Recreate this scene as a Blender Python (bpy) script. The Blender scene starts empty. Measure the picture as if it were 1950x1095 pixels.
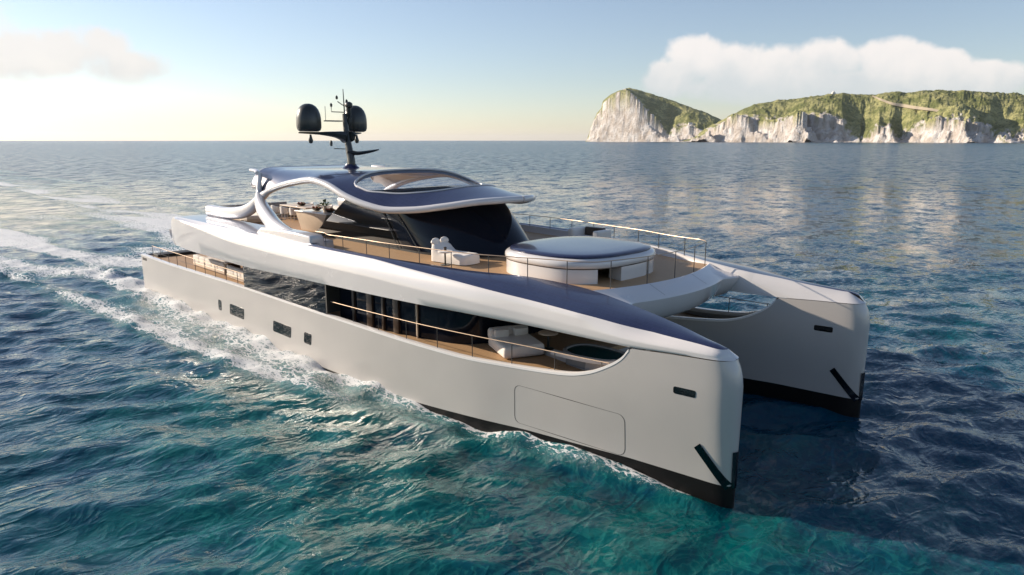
import bpy, bmesh, math, random
import numpy as np
from mathutils import Vector, Matrix

random.seed(7); np.random.seed(7)
R = math.radians
S = bpy.context.scene
COL = S.collection

# ------------------------------------------------------------------ camera, sky, sun, exposure
CAM = np.array([50.0653, -20.9105, 9.6829]); YAW = 2.364166; FPX = 1328.94
PITCH = math.atan((547.5 - 267.5) / FPX)
cam = bpy.data.cameras.new('camera'); co = bpy.data.objects.new('camera', cam); COL.objects.link(co)
cam.sensor_width = 36; cam.lens = FPX / 1950 * 36; cam.clip_start = .5; cam.clip_end = 80000
fwv = Vector((math.cos(YAW) * math.cos(PITCH), math.sin(YAW) * math.cos(PITCH), -math.sin(PITCH)))
co.location = CAM; co.rotation_euler = fwv.to_track_quat('-Z', 'Y').to_euler()
S.camera = co

SUN_AZ, SUN_EL = 203.5, 20.0
sd = bpy.data.lights.new('sun', 'SUN'); so = bpy.data.objects.new('sun', sd); COL.objects.link(so)
sd.energy = 5.0; sd.angle = R(.6); sd.color = (1.0, .86, .70)
sv = Vector((math.cos(R(SUN_AZ)) * math.cos(R(SUN_EL)), math.sin(R(SUN_AZ)) * math.cos(R(SUN_EL)), math.sin(R(SUN_EL))))
so.rotation_euler = sv.to_track_quat('Z', 'Y').to_euler(); so.location = (0, -60, 60)

S.view_settings.view_transform = 'Standard'; S.view_settings.look = 'None'
S.view_settings.exposure = .56; S.view_settings.gamma = 1
S.cycles.use_denoising = True
S.cycles.max_bounces = 8; S.cycles.glossy_bounces = 5; S.cycles.transmission_bounces = 6; S.cycles.transparent_max_bounces = 16
S.cycles.caustics_reflective = False; S.cycles.caustics_refractive = False
S.cycles.sample_clamp_indirect = 6

FW = np.array([math.cos(YAW), math.sin(YAW)]); RT = np.array([math.sin(YAW), -math.cos(YAW)])
CP = math.cos(PITCH)
def rise(py):                                    # elevation slope of a picture row
    return math.tan(math.atan((547.5 - py) / FPX) - PITCH)
def side(px):                                    # sideways slope of a picture column at the horizon
    return (px - 975) / FPX * CP

def nd(nt, typ, loc=(0, 0), **kw):
    n = nt.nodes.new(typ); n.location = loc
    for k, v in kw.items():
        if k in n.bl_rna.properties: setattr(n, k, v)
    return n
def setin(nt, sock, v):
    if isinstance(v, bpy.types.NodeSocket): nt.links.new(v, sock)
    else: sock.default_value = v
def math_(nt, op, a, b=None, c=None, clamp=False):
    n = nt.nodes.new('ShaderNodeMath'); n.operation = op; n.use_clamp = clamp
    for i, v in enumerate((a, b, c)):
        if v is not None: setin(nt, n.inputs[i], v)
    return n.outputs[0]
def vdot(nt, a, v):
    n = nt.nodes.new('ShaderNodeVectorMath'); n.operation = 'DOT_PRODUCT'
    nt.links.new(a, n.inputs[0]); n.inputs[1].default_value = v
    return n.outputs['Value']
def smooth(nt, x, a, b, c=0., d=1.):
    n = nt.nodes.new('ShaderNodeMapRange'); n.interpolation_type = 'SMOOTHSTEP'
    for i, v in enumerate((x, a, b, c, d)): setin(nt, n.inputs[i], v)
    return n.outputs[0]
def mixc(nt, f, a, b):
    n = nt.nodes.new('ShaderNodeMix'); n.data_type = 'RGBA'
    setin(nt, n.inputs[0], f); setin(nt, n.inputs[6], a); setin(nt, n.inputs[7], b)
    return n.outputs[2]
def noise(nt, vec, scale, detail=4, rough=.55, dist=0., dim='3D'):
    n = nt.nodes.new('ShaderNodeTexNoise'); n.noise_dimensions = dim
    if vec is not None: nt.links.new(vec, n.inputs['Vector'])
    n.inputs['Scale'].default_value = scale; n.inputs['Detail'].default_value = detail
    n.inputs['Roughness'].default_value = rough; n.inputs['Distortion'].default_value = dist
    return n.outputs[0]
def mapping(nt, vec, scale=(1, 1, 1), rot=(0, 0, 0), loc=(0, 0, 0)):
    n = nt.nodes.new('ShaderNodeMapping'); nt.links.new(vec, n.inputs[0])
    n.inputs['Scale'].default_value = scale; n.inputs['Rotation'].default_value = rot; n.inputs['Location'].default_value = loc
    return n.outputs[0]
def rgb(r, g, b): return (r, g, b, 1)

W = bpy.data.worlds.new('World'); S.world = W; W.use_nodes = True
def build_world():
    nt = W.node_tree; nt.nodes.clear()
    out = nd(nt, 'ShaderNodeOutputWorld'); bg = nd(nt, 'ShaderNodeBackground')
    sky = nd(nt, 'ShaderNodeTexSky'); sky.sky_type = 'NISHITA'; sky.sun_disc = False
    sky.sun_elevation = R(SUN_EL)
    sky.sun_rotation = R(90 - SUN_AZ)
    sky.air_density = 1.0; sky.dust_density = .25; sky.ozone_density = 2.0; sky.altitude = 0
    tc = nd(nt, 'ShaderNodeTexCoord'); d = tc.outputs['Generated']
    f = math_(nt, 'MAXIMUM', vdot(nt, d, (FW[0], FW[1], 0)), .02)
    a = math_(nt, 'DIVIDE', vdot(nt, d, (RT[0], RT[1], 0)), f)
    b = math_(nt, 'DIVIDE', vdot(nt, d, (0, 0, 1)), f)
    cv = nd(nt, 'ShaderNodeCombineXYZ'); nt.links.new(a, cv.inputs[0]); nt.links.new(b, cv.inputs[1])
    n1 = noise(nt, cv.outputs[0], 16, 5, .55, .2); n2 = noise(nt, cv.outputs[0], 48, 4, .55)
    wob = math_(nt, 'ADD', math_(nt, 'MULTIPLY', math_(nt, 'SUBTRACT', n1, .5), 1.5), math_(nt, 'MULTIPLY', math_(nt, 'SUBTRACT', n2, .5), .55))
    def blobs(lst, soft):
        best = None
        for px, py, rx, ry in lst:
            u = math_(nt, 'DIVIDE', math_(nt, 'SUBTRACT', a, side(px)), rx / FPX)
            v = math_(nt, 'DIVIDE', math_(nt, 'SUBTRACT', b, rise(py)), ry / FPX)
            q = math_(nt, 'SUBTRACT', 1, math_(nt, 'ADD', math_(nt, 'MULTIPLY', u, u), math_(nt, 'MULTIPLY', v, v)))
            q = math_(nt, 'MAXIMUM', q, -3)
            best = q if best is None else math_(nt, 'SMOOTH_MAX', best, q, .3)
        return smooth(nt, math_(nt, 'ADD', best, wob), 0., soft)
    right = blobs([(1325, 112, 70, 52), (1395, 135, 85, 56), (1270, 150, 60, 40), (1475, 128, 70, 40), (1560, 116, 90, 42), (1690, 112, 100, 42),
                   (1760, 128, 90, 40), (1860, 150, 110, 36), (1560, 165, 330, 40)], .58)
    left = blobs([(-60, 60, 150, 76), (40, 105, 160, 66), (150, 98, 100, 54), (210, 92, 70, 42), (250, 128, 100, 40)], .85)
    fadeR = smooth(nt, b, rise(262), rise(160)); fadeL = smooth(nt, b, rise(190), rise(135))
    mR = math_(nt, 'MULTIPLY', math_(nt, 'MULTIPLY', right, fadeR), .88)
    mL = math_(nt, 'MULTIPLY', math_(nt, 'MULTIPLY', left, fadeL), .85)
    shade = smooth(nt, math_(nt, 'ADD', math_(nt, 'SUBTRACT', b, rise(165)), math_(nt, 'MULTIPLY', math_(nt, 'SUBTRACT', n1, .5), .1)), -.02, .06)
    cR = mixc(nt, shade, CLOUD_LOW, CLOUD_TOP)
    cL = mixc(nt, shade, CLOUD_LOW2, CLOUD_TOP2)
    k = nd(nt, 'ShaderNodeVectorMath'); k.operation = 'SCALE'; hs = nd(nt, 'ShaderNodeHueSaturation'); hs.inputs['Hue'].default_value = .50; hs.inputs['Saturation'].default_value = .86; nt.links.new(sky.outputs[0], hs.inputs['Color']); tn = nd(nt, 'ShaderNodeVectorMath'); tn.operation = 'MULTIPLY'; nt.links.new(hs.outputs[0], tn.inputs[0]); tn.inputs[1].default_value = (1.01, .985, 1.03); nt.links.new(tn.outputs[0], k.inputs[0]); k.inputs['Scale'].default_value = SKY
    c = mixc(nt, mR, k.outputs[0], cR); c = mixc(nt, mL, c, cL)
    nt.links.new(c, bg.inputs[0]); bg.inputs[1].default_value = 1.0
    nt.links.new(bg.outputs[0], out.inputs[0])
SKY = .095
CLOUD_TOP, CLOUD_LOW = rgb(.70, .655, .625), rgb(.47, .50, .515)
CLOUD_TOP2, CLOUD_LOW2 = rgb(.64, .60, .565), rgb(.50, .495, .49)
build_world()

# ------------------------------------------------------------------ helpers
def tag(o, label=None, cat=None, group=None, kind=None):
    for k, v in (('label', label), ('category', cat), ('group', group), ('kind', kind)):
        if v: o[k] = v
    return o
def empty(name, loc, rz=0, **kw):
    o = bpy.data.objects.new(name, None); COL.objects.link(o); o.location = loc; o.rotation_euler = (0, 0, rz)
    o.empty_display_size = .3
    return tag(o, **kw)
def link(me, name, mat, parent=None, sm=True, angle=38):
    if mat:
        for m in (mat if isinstance(mat, (list, tuple)) else [mat]): me.materials.append(m)
    if sm:
        me.shade_smooth(); me.set_sharp_from_angle(angle=R(angle))
    o = bpy.data.objects.new(name, me); COL.objects.link(o)
    if parent: o.parent = parent
    return o
class MB:
    def __init__(s): s.v = []; s.f = []
    def add(s, v, f):
        n = len(s.v); s.v += [tuple(map(float, p)) for p in v]; s.f += [tuple(i + n for i in q) for q in f]; return s
    def grid(s, P, closed_u=False, closed_v=False):
        P = np.asarray(P, float); nu, nv = P.shape[:2]
        f = []
        for i in range(nu if closed_u else nu - 1):
            for j in range(nv if closed_v else nv - 1):
                f.append((i * nv + j, ((i + 1) % nu) * nv + j, ((i + 1) % nu) * nv + (j + 1) % nv, i * nv + (j + 1) % nv))
        return s.add(P.reshape(-1, 3), f)
    def tube(s, path, r, n=10, cap=True, ratio=1., ref=(0, 1, 0), power=2.):
        P = np.asarray(path, float); m = len(P); r = np.broadcast_to(np.asarray(r, float), (m,))
        T = np.gradient(P, axis=0); T /= np.linalg.norm(T, axis=1)[:, None] + 1e-12
        ref = np.asarray(ref, float); rows = []
        prev = None
        for i in range(m):
            a = ref if prev is None else prev
            a = a - T[i] * (a @ T[i])
            if np.linalg.norm(a) < 1e-3: a = np.cross(T[i], (1, .3, .2))
            a /= np.linalg.norm(a); b = np.cross(T[i], a)
            if prev is not None: prev = a
            else: prev = a
            th = np.linspace(0, 2 * np.pi, n, endpoint=False)
            ca, sa = np.cos(th), np.sin(th)
            ca = np.sign(ca) * abs(ca) ** (2 / power); sa = np.sign(sa) * abs(sa) ** (2 / power)
            rows.append(P[i] + r[i] * (ratio * ca[:, None] * a + sa[:, None] * b))
        base = len(s.v); s.grid(rows, closed_v=True)
        if cap:
            s.f.append(tuple(base + k for k in range(n))[::-1]); s.f.append(tuple(base + (m - 1) * n + k for k in range(n)))
        return s
    def box(s, c, d, rz=0.):
        x, y, z = np.array(d) / 2
        v = [(sx * x, sy * y, sz * z) for sx in (-1, 1) for sy in (-1, 1) for sz in (-1, 1)]
        cs, sn = math.cos(rz), math.sin(rz)
        v = [(c[0] + a * cs - b * sn, c[1] + a * sn + b * cs, c[2] + q) for a, b, q in v]
        return s.add(v, [(0, 1, 3, 2), (4, 6, 7, 5), (0, 4, 5, 1), (2, 3, 7, 6), (0, 2, 6, 4), (1, 5, 7, 3)])
    def lathe(s, prof, c=(0, 0, 0), n=24):
        th = np.linspace(0, 2 * np.pi, n, endpoint=False)
        rows = [[(c[0] + r * math.cos(t), c[1] + r * math.sin(t), c[2] + z) for t in th] for r, z in prof]
        return s.grid(rows, closed_v=True)
    def prism(s, poly, z0, z1):
        n = len(poly); v = [(x, y, z0) for x, y in poly] + [(x, y, z1) for x, y in poly]
        f = [tuple(range(n))[::-1], tuple(range(n, 2 * n))] + [(i, (i + 1) % n, n + (i + 1) % n, n + i) for i in range(n)]
        return s.add(v, f)
    def build(s, name, mat, parent=None, bevel=0, seg=2, sub=0, sm=True, angle=38, weld=True, recalc=True):
        me = bpy.data.meshes.new(name); me.from_pydata(s.v, [], s.f)
        bm = bmesh.new(); bm.from_mesh(me)
        if weld: bmesh.ops.remove_doubles(bm, verts=bm.verts, dist=.0008)
        if recalc: bmesh.ops.recalc_face_normals(bm, faces=bm.faces)
        if bevel:
            es = [e for e in bm.edges if len(e.link_faces) == 2 and e.calc_face_angle(0) > R(30)]
            bmesh.ops.bevel(bm, geom=es, offset=bevel, segments=seg, profile=.6, affect='EDGES', clamp_overlap=True)
        bm.to_mesh(me); bm.free()
        o = link(me, name, mat, parent, sm, angle)
        if sub:
            md = o.modifiers.new('sub', 'SUBSURF'); md.levels = sub; md.render_levels = sub
        return o
def rbox(name, c, d, mat, parent=None, bevel=.05, rz=0., seg=3):
    return MB().box(c, d, rz).build(name, mat, parent, bevel=bevel, seg=seg)
def pchip(x, xp, fp):
    xp = np.asarray(xp, float); fp = np.asarray(fp, float)
    h = np.diff(xp); dl = np.diff(fp) / h; m = np.zeros_like(fp)
    for i in range(1, len(xp) - 1):
        if dl[i - 1] * dl[i] > 0:
            w1, w2 = 2 * h[i] + h[i - 1], h[i] + 2 * h[i - 1]
            m[i] = (w1 + w2) / (w1 / dl[i - 1] + w2 / dl[i])
    m[0], m[-1] = dl[0], dl[-1]
    x = np.clip(np.asarray(x, float), xp[0], xp[-1])
    i = np.clip(np.searchsorted(xp, x, 'right') - 1, 0, len(xp) - 2)
    t = (x - xp[i]) / h[i]
    return ((1 + 2 * t) * (1 - t) ** 2 * fp[i] + t * (1 - t) ** 2 * h[i] * m[i] + t * t * (3 - 2 * t) * fp[i + 1] + t * t * (t - 1) * h[i] * m[i + 1])
def cr(pts, n=8):                                 # smooth curve through points
    P = np.asarray(pts, float); P = np.vstack([2 * P[0] - P[1], P, 2 * P[-1] - P[-2]]); out = []
    for i in range(1, len(P) - 2):
        for t in np.linspace(0, 1, n, endpoint=False):
            a, b, c, d = P[i - 1], P[i], P[i + 1], P[i + 2]
            out.append(.5 * (2 * b + (c - a) * t + (2 * a - 5 * b + 4 * c - d) * t * t + (3 * b - a - 3 * c + d) * t ** 3))
    out.append(P[-2]); return np.array(out)
def sst(x, a, b):
    t = np.clip((np.asarray(x, float) - a) / (b - a), 0, 1); return t * t * (3 - 2 * t)

# ------------------------------------------------------------------ materials
def mat(name, base, rough=.5, metal=0., coat=0., var=.06, vscale=3., bump=0., bscale=40., spec=.5, trans=0., alpha=1., coat_rough=.04, sheen=0., ior=1.5):
    m = bpy.data.materials.new(name); m.use_nodes = True; nt = m.node_tree; p = nt.nodes['Principled BSDF']
    tc = nd(nt, 'ShaderNodeTexCoord')
    n = noise(nt, tc.outputs['Object'], vscale, 4, .6)
    k = math_(nt, 'ADD', 1 - var, math_(nt, 'MULTIPLY', n, 2 * var))
    hsv = nd(nt, 'ShaderNodeHueSaturation'); hsv.inputs['Color'].default_value = rgb(*base); nt.links.new(k, hsv.inputs['Value'])
    nt.links.new(hsv.outputs[0], p.inputs['Base Color'])
    r2 = math_(nt, 'ADD', rough * .85, math_(nt, 'MULTIPLY', n, rough * .3)); nt.links.new(r2, p.inputs['Roughness'])
    p.inputs['Metallic'].default_value = metal; p.inputs['Coat Weight'].default_value = coat; p.inputs['Coat Roughness'].default_value = coat_rough
    p.inputs['Specular IOR Level'].default_value = spec; p.inputs['Transmission Weight'].default_value = trans; p.inputs['Alpha'].default_value = alpha
    p.inputs['IOR'].default_value = ior; p.inputs['Sheen Weight'].default_value = sheen
    if bump:
        bn = nd(nt, 'ShaderNodeBump'); bn.inputs['Strength'].default_value = bump; bn.inputs['Distance'].default_value = .02
        nt.links.new(noise(nt, tc.outputs['Object'], bscale, 3, .6), bn.inputs['Height']); nt.links.new(bn.outputs[0], p.inputs['Normal'])
    return m
M = {}
M['silver'] = mat('silver_hull_paint', (.52, .49, .46), .38, .2, .45, .07, .45, .05, .8, coat_rough=.1)
M['white'] = mat('white_pearl_paint', (.67, .645, .63), .26, 0, .8, .02, .8)
M['flange'] = mat('silver_blue_deck_paint', (.36, .38, .47), .3, .45, .5, .03, .8)
M['cap'] = mat('white_cap_paint', (.82, .79, .76), .3, 0, .5, .02)
M['boot'] = mat('black_antifouling', (.007, .006, .006), .4, 0, 0, .2, 2., spec=.3)
M['chrome'] = mat('polished_steel', (.55, .55, .56), .12, 1., 0, .05)
M['brass'] = mat('bronze_rail', (.50, .37, .26), .42, .6, 0, .05)
M['post'] = mat('dark_steel_post', (.10, .095, .09), .4, .5, 0, .05)
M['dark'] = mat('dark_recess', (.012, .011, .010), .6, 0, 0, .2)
M['glass'] = mat('dark_mirror_glass', (.005, .006, .007), .03, 0, 0, .05, spec=.6, ior=1.55)
M['tint'] = mat('black_tinted_glass', (.006, .009, .016), .05, 0, 0, .05, spec=.25)
M['anchor'] = mat('dark_polished_steel', (.06, .065, .075), .15, 1., 0, .1)
M['mast'] = mat('black_mast_paint', (.03, .032, .028), .38, 0, .3, .1)
M['cushion'] = mat('white_upholstery', (.74, .69, .63), .85, 0, 0, .04, 6, .3, 60, sheen=.2)
M['greyfab'] = mat('grey_upholstery', (.28, .26, .25), .9, 0, 0, .06, 6, .3, 60, sheen=.2)
M['wood'] = mat('brown_joinery', (.045, .027, .017), .4, 0, .3, .15, 5)
M['bar'] = mat('pale_bar_panel', (.62, .5, .38), .5, 0, .1, .08, 5)
M['deckgrey'] = mat('grey_sill', (.25, .24, .23), .5, 0, 0, .05)
M['fruit'] = mat('fruit_red', (.35, .10, .05), .45, 0, .2, .3, 30)
M['leaf'] = mat('leaf_green', (.10, .16, .04), .6, 0, 0, .3, 30)
M['gap'] = mat('dark_seam_line', (.09, .085, .08), .6, 0, 0, .05)  # even dark grey for panel joints and the hatch outline
M['render_w'] = mat('white_stucco', (.75, .72, .68), .8, 0, 0, .05, .3)

def teak():
    m = bpy.data.materials.new('teak_planking'); m.use_nodes = True; nt = m.node_tree; p = nt.nodes['Principled BSDF']
    tc = nd(nt, 'ShaderNodeTexCoord'); v = tc.outputs['Object']
    n = noise(nt, mapping(nt, v, (1.2, 14, 4)), 2.0, 5, .6)
    sep = nd(nt, 'ShaderNodeSeparateXYZ'); nt.links.new(v, sep.inputs[0])
    fr = math_(nt, 'FRACT', math_(nt, 'MULTIPLY', sep.outputs[1], 1 / .11))
    seam = math_(nt, 'LESS_THAN', math_(nt, 'ABSOLUTE', math_(nt, 'SUBTRACT', fr, .5)), .05)
    c = mixc(nt, n, rgb(.36, .21, .10), rgb(.54, .35, .19)); c = mixc(nt, math_(nt, 'MULTIPLY', seam, .7), c, rgb(.05, .04, .035))
    nt.links.new(c, p.inputs['Base Color']); p.inputs['Roughness'].default_value = .6
    return m
M['teak'] = teak()
def solar():
    m = bpy.data.materials.new('navy_solar_panel'); m.use_nodes = True; nt = m.node_tree; p = nt.nodes['Principled BSDF']
    tc = nd(nt, 'ShaderNodeTexCoord'); v = tc.outputs['Object']
    br = nd(nt, 'ShaderNodeTexBrick'); nt.links.new(v, br.inputs[0]); br.offset = 0.5
    br.inputs['Scale'].default_value = 1; br.inputs['Brick Width'].default_value = .16; br.inputs['Row Height'].default_value = .16; br.inputs['Mortar Size'].default_value = .006
    br.inputs['Color1'].default_value = rgb(.010, .014, .055); br.inputs['Color2'].default_value = rgb(.015, .020, .070); br.inputs['Mortar'].default_value = rgb(.03, .036, .085)
    n = noise(nt, v, 2, 3, .6)
    c = mixc(nt, math_(nt, 'MULTIPLY', n, .25), br.outputs[0], rgb(.02, .02, .07))
    nt.links.new(c, p.inputs['Base Color']); p.inputs['Roughness'].default_value = .32; p.inputs['Metallic'].default_value = .25
    p.inputs['Coat Weight'].default_value = .8; p.inputs['Coat Roughness'].default_value = .08
    return m
M['navy'] = solar()
def clearglass():
    m = bpy.data.materials.new('clear_skylight_glass'); m.use_nodes = True; nt = m.node_tree; nt.nodes.clear()
    o = nd(nt, 'ShaderNodeOutputMaterial'); mx = nd(nt, 'ShaderNodeMixShader'); t = nd(nt, 'ShaderNodeBsdfTransparent'); g = nd(nt, 'ShaderNodeBsdfGlossy')
    t.inputs[0].default_value = rgb(.72, .76, .86); g.inputs['Roughness'].default_value = .03
    fr = nd(nt, 'ShaderNodeFresnel'); fr.inputs[0].default_value = 1.35
    nt.links.new(math_(nt, 'MULTIPLY', fr.outputs[0], .7), mx.inputs[0]); nt.links.new(t.outputs[0], mx.inputs[1]); nt.links.new(g.outputs[0], mx.inputs[2]); nt.links.new(mx.outputs[0], o.inputs[0])
    return m
M['clear'] = clearglass()

# ------------------------------------------------------------------ hull form (metres, bow towards +x)
YC = 4.585
TT = [0, .03, .08, .15, .25, .4, 1, 3.2, 6.65, 9, 12, 16, 19, 60]
TW = [0, .13, .21, .29, .36, .43, .54, .80, 1.08, 1.36, 1.60, 1.76, 1.8, 1.8]
def wid(t): return pchip(np.maximum(t, 0), TT, TW)
def wz(t, z):
    t = np.asarray(t, float)
    return wid(t) * (1 - .34 * (1 - sst(z, .3, 3.2)) * np.exp(-(t / 4.2) ** 2))
AX = [0, .66, 4, 17, 25, 30, 32, 34.3, 36, 36.94, 37.6, 38.15, 38.75, 38.9, 38.97]
AZ = [2.3, 2.32, 2.28, 2.42, 2.42, 2.38, 2.38, 2.49, 2.63, 2.76, 2.96, 3.23, 3.66, 3.86, 3.96]
BX = [5.75, 6.0, 6.6, 7.8, 9, 15.3, 21.4, 25.4, 30, 33, 38.7, 40.5, 42]
BZ = [4.35, 4.02, 3.74, 3.55, 3.48, 3.48, 3.65, 3.76, 3.86, 3.94, 3.97, 4.06, 4.10]
zB = lambda x: pchip(x, BX, BZ)
zA = lambda x: np.where(np.asarray(x) > 38.97, zB(x), pchip(x, AX, AZ))
def xof(t, xs): return 42 - t - (42 - xs) * np.exp(-np.asarray(t, float) / .8)
def xstem(z): return np.where(np.asarray(z) > 3.3, 41.2 + .8 * np.sqrt(np.clip(1 - ((np.asarray(z) - 3.3) / 1.16) ** 2, 0, 1)), 42.)
TS = np.concatenate([[0, .03, .07, .12, .18, .26, .36, .5, .7, .95, 1.3, 1.7, 2.1, 2.5, 2.8], np.arange(2.95, 5.2, .12), np.arange(5.2, 9, .4), np.arange(9, 41.7, .7), [41.7]])

yacht = empty('yacht', (21, 0, 0), label='large silver and white catamaran motor yacht under way with dark tinted glass', cat='yacht')
YP = yacht
def P(o):                                        # parent to the yacht, keeping boat coordinates
    o.parent = yacht; o.location = (-21, 0, 0); return o
def px(o, parent):                               # sub-part
    o.parent = parent; return o

def hull(s):
    body, boot = MB(), MB()
    for io in (1, -1):
        rows = []; brow = []
        for t in TS:
            x0 = 42 - t
            zt = float(zA(x0)) if io == 1 or x0 > 34.5 else float(2.18 + (zA(x0) - 2.18) * sst(x0, 33, 34.5))
            zk = float(np.interp(x0, [0, 18, 30, 35.2, 39, 42], [-.35, -.12, .12, .46, .62, .63]))
            zs = np.concatenate([np.linspace(zk, min(zt, 2.2), 7), np.linspace(min(zt, 2.2), zt, 9)[1:]])
            r = []
            for z in zs:
                x = float(xof(t, float(xstem(z))))
                r.append((x, s * (YC + io * float(wz(t, z))), z))
            rows.append(r)
            brow.append([(x0, s * (YC + io * (float(wz(t, z)) * f + .0)), z) for z, f in ((-1.4, .75), (-.8, .93), (zk - .25, .97), (zk - .1, .99), (zk, .999))])
        body.grid(rows); boot.grid(brow)
    # transom
    z = np.linspace(-.35, 2.3, 6); w = float(wid(41.7))
    body.grid([[(.3, s * (YC + k), q) for q in z] for k in np.linspace(-w, w, 5)])
    boot.grid([[(.3, s * (YC + k), q) for q in (-1.4, -.8, -.35)] for k in np.linspace(-w, w, 5)])
    h = P(body.build('hull', M['silver'], None, angle=50))
    px(boot.build('waterline_band', M['boot'], None, angle=50), h)
    # bulwark caps
    for io in (1, -1):
        xs = np.concatenate([np.arange(.35 if io == 1 else 34.4, 33.9 if io == 1 else 34.5, .6), np.arange(34.5, 38.2, .2), np.arange(38.2, 38.97, .05)])
        rows = []
        for x in xs:
            z = float(zA(x)); w = float(wz(42 - x, z)); e = .012
            rows.append([(x, s * (YC + io * (w + e)), z - .05), (x, s * (YC + io * (w + e)), z + .03), (x, s * (YC + io * (w - .05)), z + .045), (x, s * (YC + io * (w - .22)), z + .03), (x, s * (YC + io * (w - .22)), z - .12 if io == 1 else z - .1)])
        px(MB().grid(rows).build('bulwark_cap', M['cap'], None), h)
    def patch(name, x0, x1, z0, z1, m, io=1, off=.006, r=.06, parent=h, skew=0., depth=.0):
        # panel lying on the hull's curved side with rounded corners
        cx, cz, hx, hz = (x0 + x1) / 2, (z0 + z1) / 2, (x1 - x0) / 2, (z1 - z0) / 2
        rim = []
        for qx, qz, a0 in ((1, 1, 0), (-1, 1, 90), (-1, -1, 180), (1, -1, 270)):
            for k in range(5):
                a = R(a0 + 22.5 * k); rim.append((cx + qx * (hx - r) + r * math.cos(a), cz + qz * (hz - r) + r * math.sin(a)))
        def pos(x, z, e):
            x = x + skew * (z - cz); return (x, s * (YC + io * (float(wz(42 - x, z)) + e)), z)
        b = MB(); n = len(rim)
        rows = [[pos(cx + (x - cx) * k, cz + (z - cz) * k, e) for x, z in rim] for k, e in ((1.0, -.01), (1.0, off), (.6, off), (.25, off), (.02, off))]
        b.grid(rows, closed_v=True)
        return px(b.build(name, m, None, recalc=True), parent)
    for x0, x1, z0, z1, sk in ((12.62, 12.95, .72, 1.22, .1), (14.1, 15.75, .74, 1.24, .18), (19.05, 20.75, .78, 1.24, .18), (22.05, 22.62, .83, 1.27, .18)):
        pf = patch('porthole', x0 - .04, x1 + .04, z0 - .04, z1 + .04, M['silver'], 1, .008, .09, h, sk)
        patch('pane', x0, x1, z0, z1, M['glass'], 1, .014, .06, pf, sk) if False else None
        pf.data.materials.clear(); pf.data.materials.append(M['glass'])
    for io in (1, -1):
        patch('mooring_port', 40.35, 40.98, 2.98, 3.18, M['glass'], io, .008, .05)
    patch('fairlead', .55, 1.35, 1.98, 2.16, M['dark'], 1, .008, .03)
    # side door outline, a thin rounded groove
    def groove(x0, x1, z0, z1, io, r=.22, name='side_hatch', tilt=0.):
        rim = []
        hx, hz, cx, cz = (x1 - x0) / 2, (z1 - z0) / 2, (x0 + x1) / 2, (z0 + z1) / 2
        for qx, qz, a0 in ((1, 1, 0), (-1, 1, 90), (-1, -1, 180), (1, -1, 270)):
            for k in range(5):
                a = R(a0 + 22.5 * k); rim.append((cx + qx * (hx - r) + r * math.cos(a), cz + qz * (hz - r) + r * math.sin(a)))
        dense = []
        for i in range(len(rim)):
            a, b_ = np.array(rim[i]), np.array(rim[(i + 1) % len(rim)]); m = max(1, int(np.linalg.norm(b_ - a) / .25))
            dense += [a + (b_ - a) * k / m for k in range(m)]
        rows = []
        for x, z in dense:
            d = np.array((x - cx, z - cz)); d = d / np.linalg.norm(d) * .011
            pr = []
            for q, e in ((-1, -.01), (-1, .004), (1, .004), (1, -.01)):
                xx, zz = x + q * d[0], z + q * d[1]
                pr.append((xx, s * (YC + io * (float(wz(42 - xx, zz)) + e)), zz))
            rows.append(pr)
        px(MB().grid(rows, closed_u=True).build(name, M['gap'], None), h)
    groove(34.75, 38.85, .62, 1.92, 1)
    # anchor guard: two polished strips meeting at the stem in a V, on each side of the stem
    for io in (1, -1):
        rows = []
        for k in np.linspace(0, 1, 12):
            x, z = 41.05 + .87 * k, 1.62 - 1.02 * k
            dx, dz = .075, .075
            pr = []
            for q, e in ((-1, -.01), (-1, .03), (1, .03), (1, -.01)):
                xx, zz = min(x + q * dx, 41.985), z + q * dz
                pr.append((xx, s * (YC + io * (float(wz(42 - xx, zz)) + e)), zz))
            rows.append(pr)
        px(MB().grid(rows).build('anchor_guard', M['anchor'], None), h)
    rows = []
    for z in np.linspace(.58, 1.62, 8):
        pr = []
        for io, t in ((1, .07), (1, .02), (1, 0), (-1, .02), (-1, .07)):
            pr.append((42.03 - t, s * (YC + io * float(wz(t, z)) * 1.05), z))
        rows.append(pr)
    px(MB().grid(rows).build('stem_guard', M['anchor'], None), h)
    return h
hullN = hull(-1); hullF = hull(1)

# upper wing shell of each side
CX = [5.75, 5.9, 6.2, 6.7, 8, 15, 21, 27, 29.2, 31.3, 34.4, 37.2, 39.5, 41.1, 42]
CZ = [4.66, 4.92, 5.16, 5.30, 5.32, 5.27, 5.22, 5.22, 5.12, 5.02, 4.85, 4.69, 4.48, 4.41, 4.35]
CYX = [5, 22, 27, 31, 34.4, 37.2, 38.5, 39.5, 41.1, 42]
CI = [.10, .22, .22, .18, .06, .03, .16, .36, .30, .2]     # how far C lies inboard of the hull side
KX = [5.75, 15, 21.9, 22.3, 24, 26, 27.5, 29, 30.5, 31.8, 33, 33.7, 34.8, 35.9, 36.9, 37.8, 38.9, 39.9, 41.2, 42]
KY = [4.4, 4.4, 4.6, 5.99, 5.92, 5.77, 5.67, 5.42, 5.20, 4.98, 4.58, 4.30, 3.97, 3.74, 3.73, 3.79, 4.0, 4.17, 4.55, 4.585]
KZ = [5.30, 5.28, 5.24, 5.25, 5.25, 5.24, 5.23, 5.22, 5.21, 5.19, 5.19, 5.18, 5.11, 5.02, 4.91, 4.80, 4.69, 4.57, 4.43, 4.40]
kY = lambda x: np.interp(x, KX, KY); kZ = lambda x: pchip(x, KX, KZ)
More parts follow.
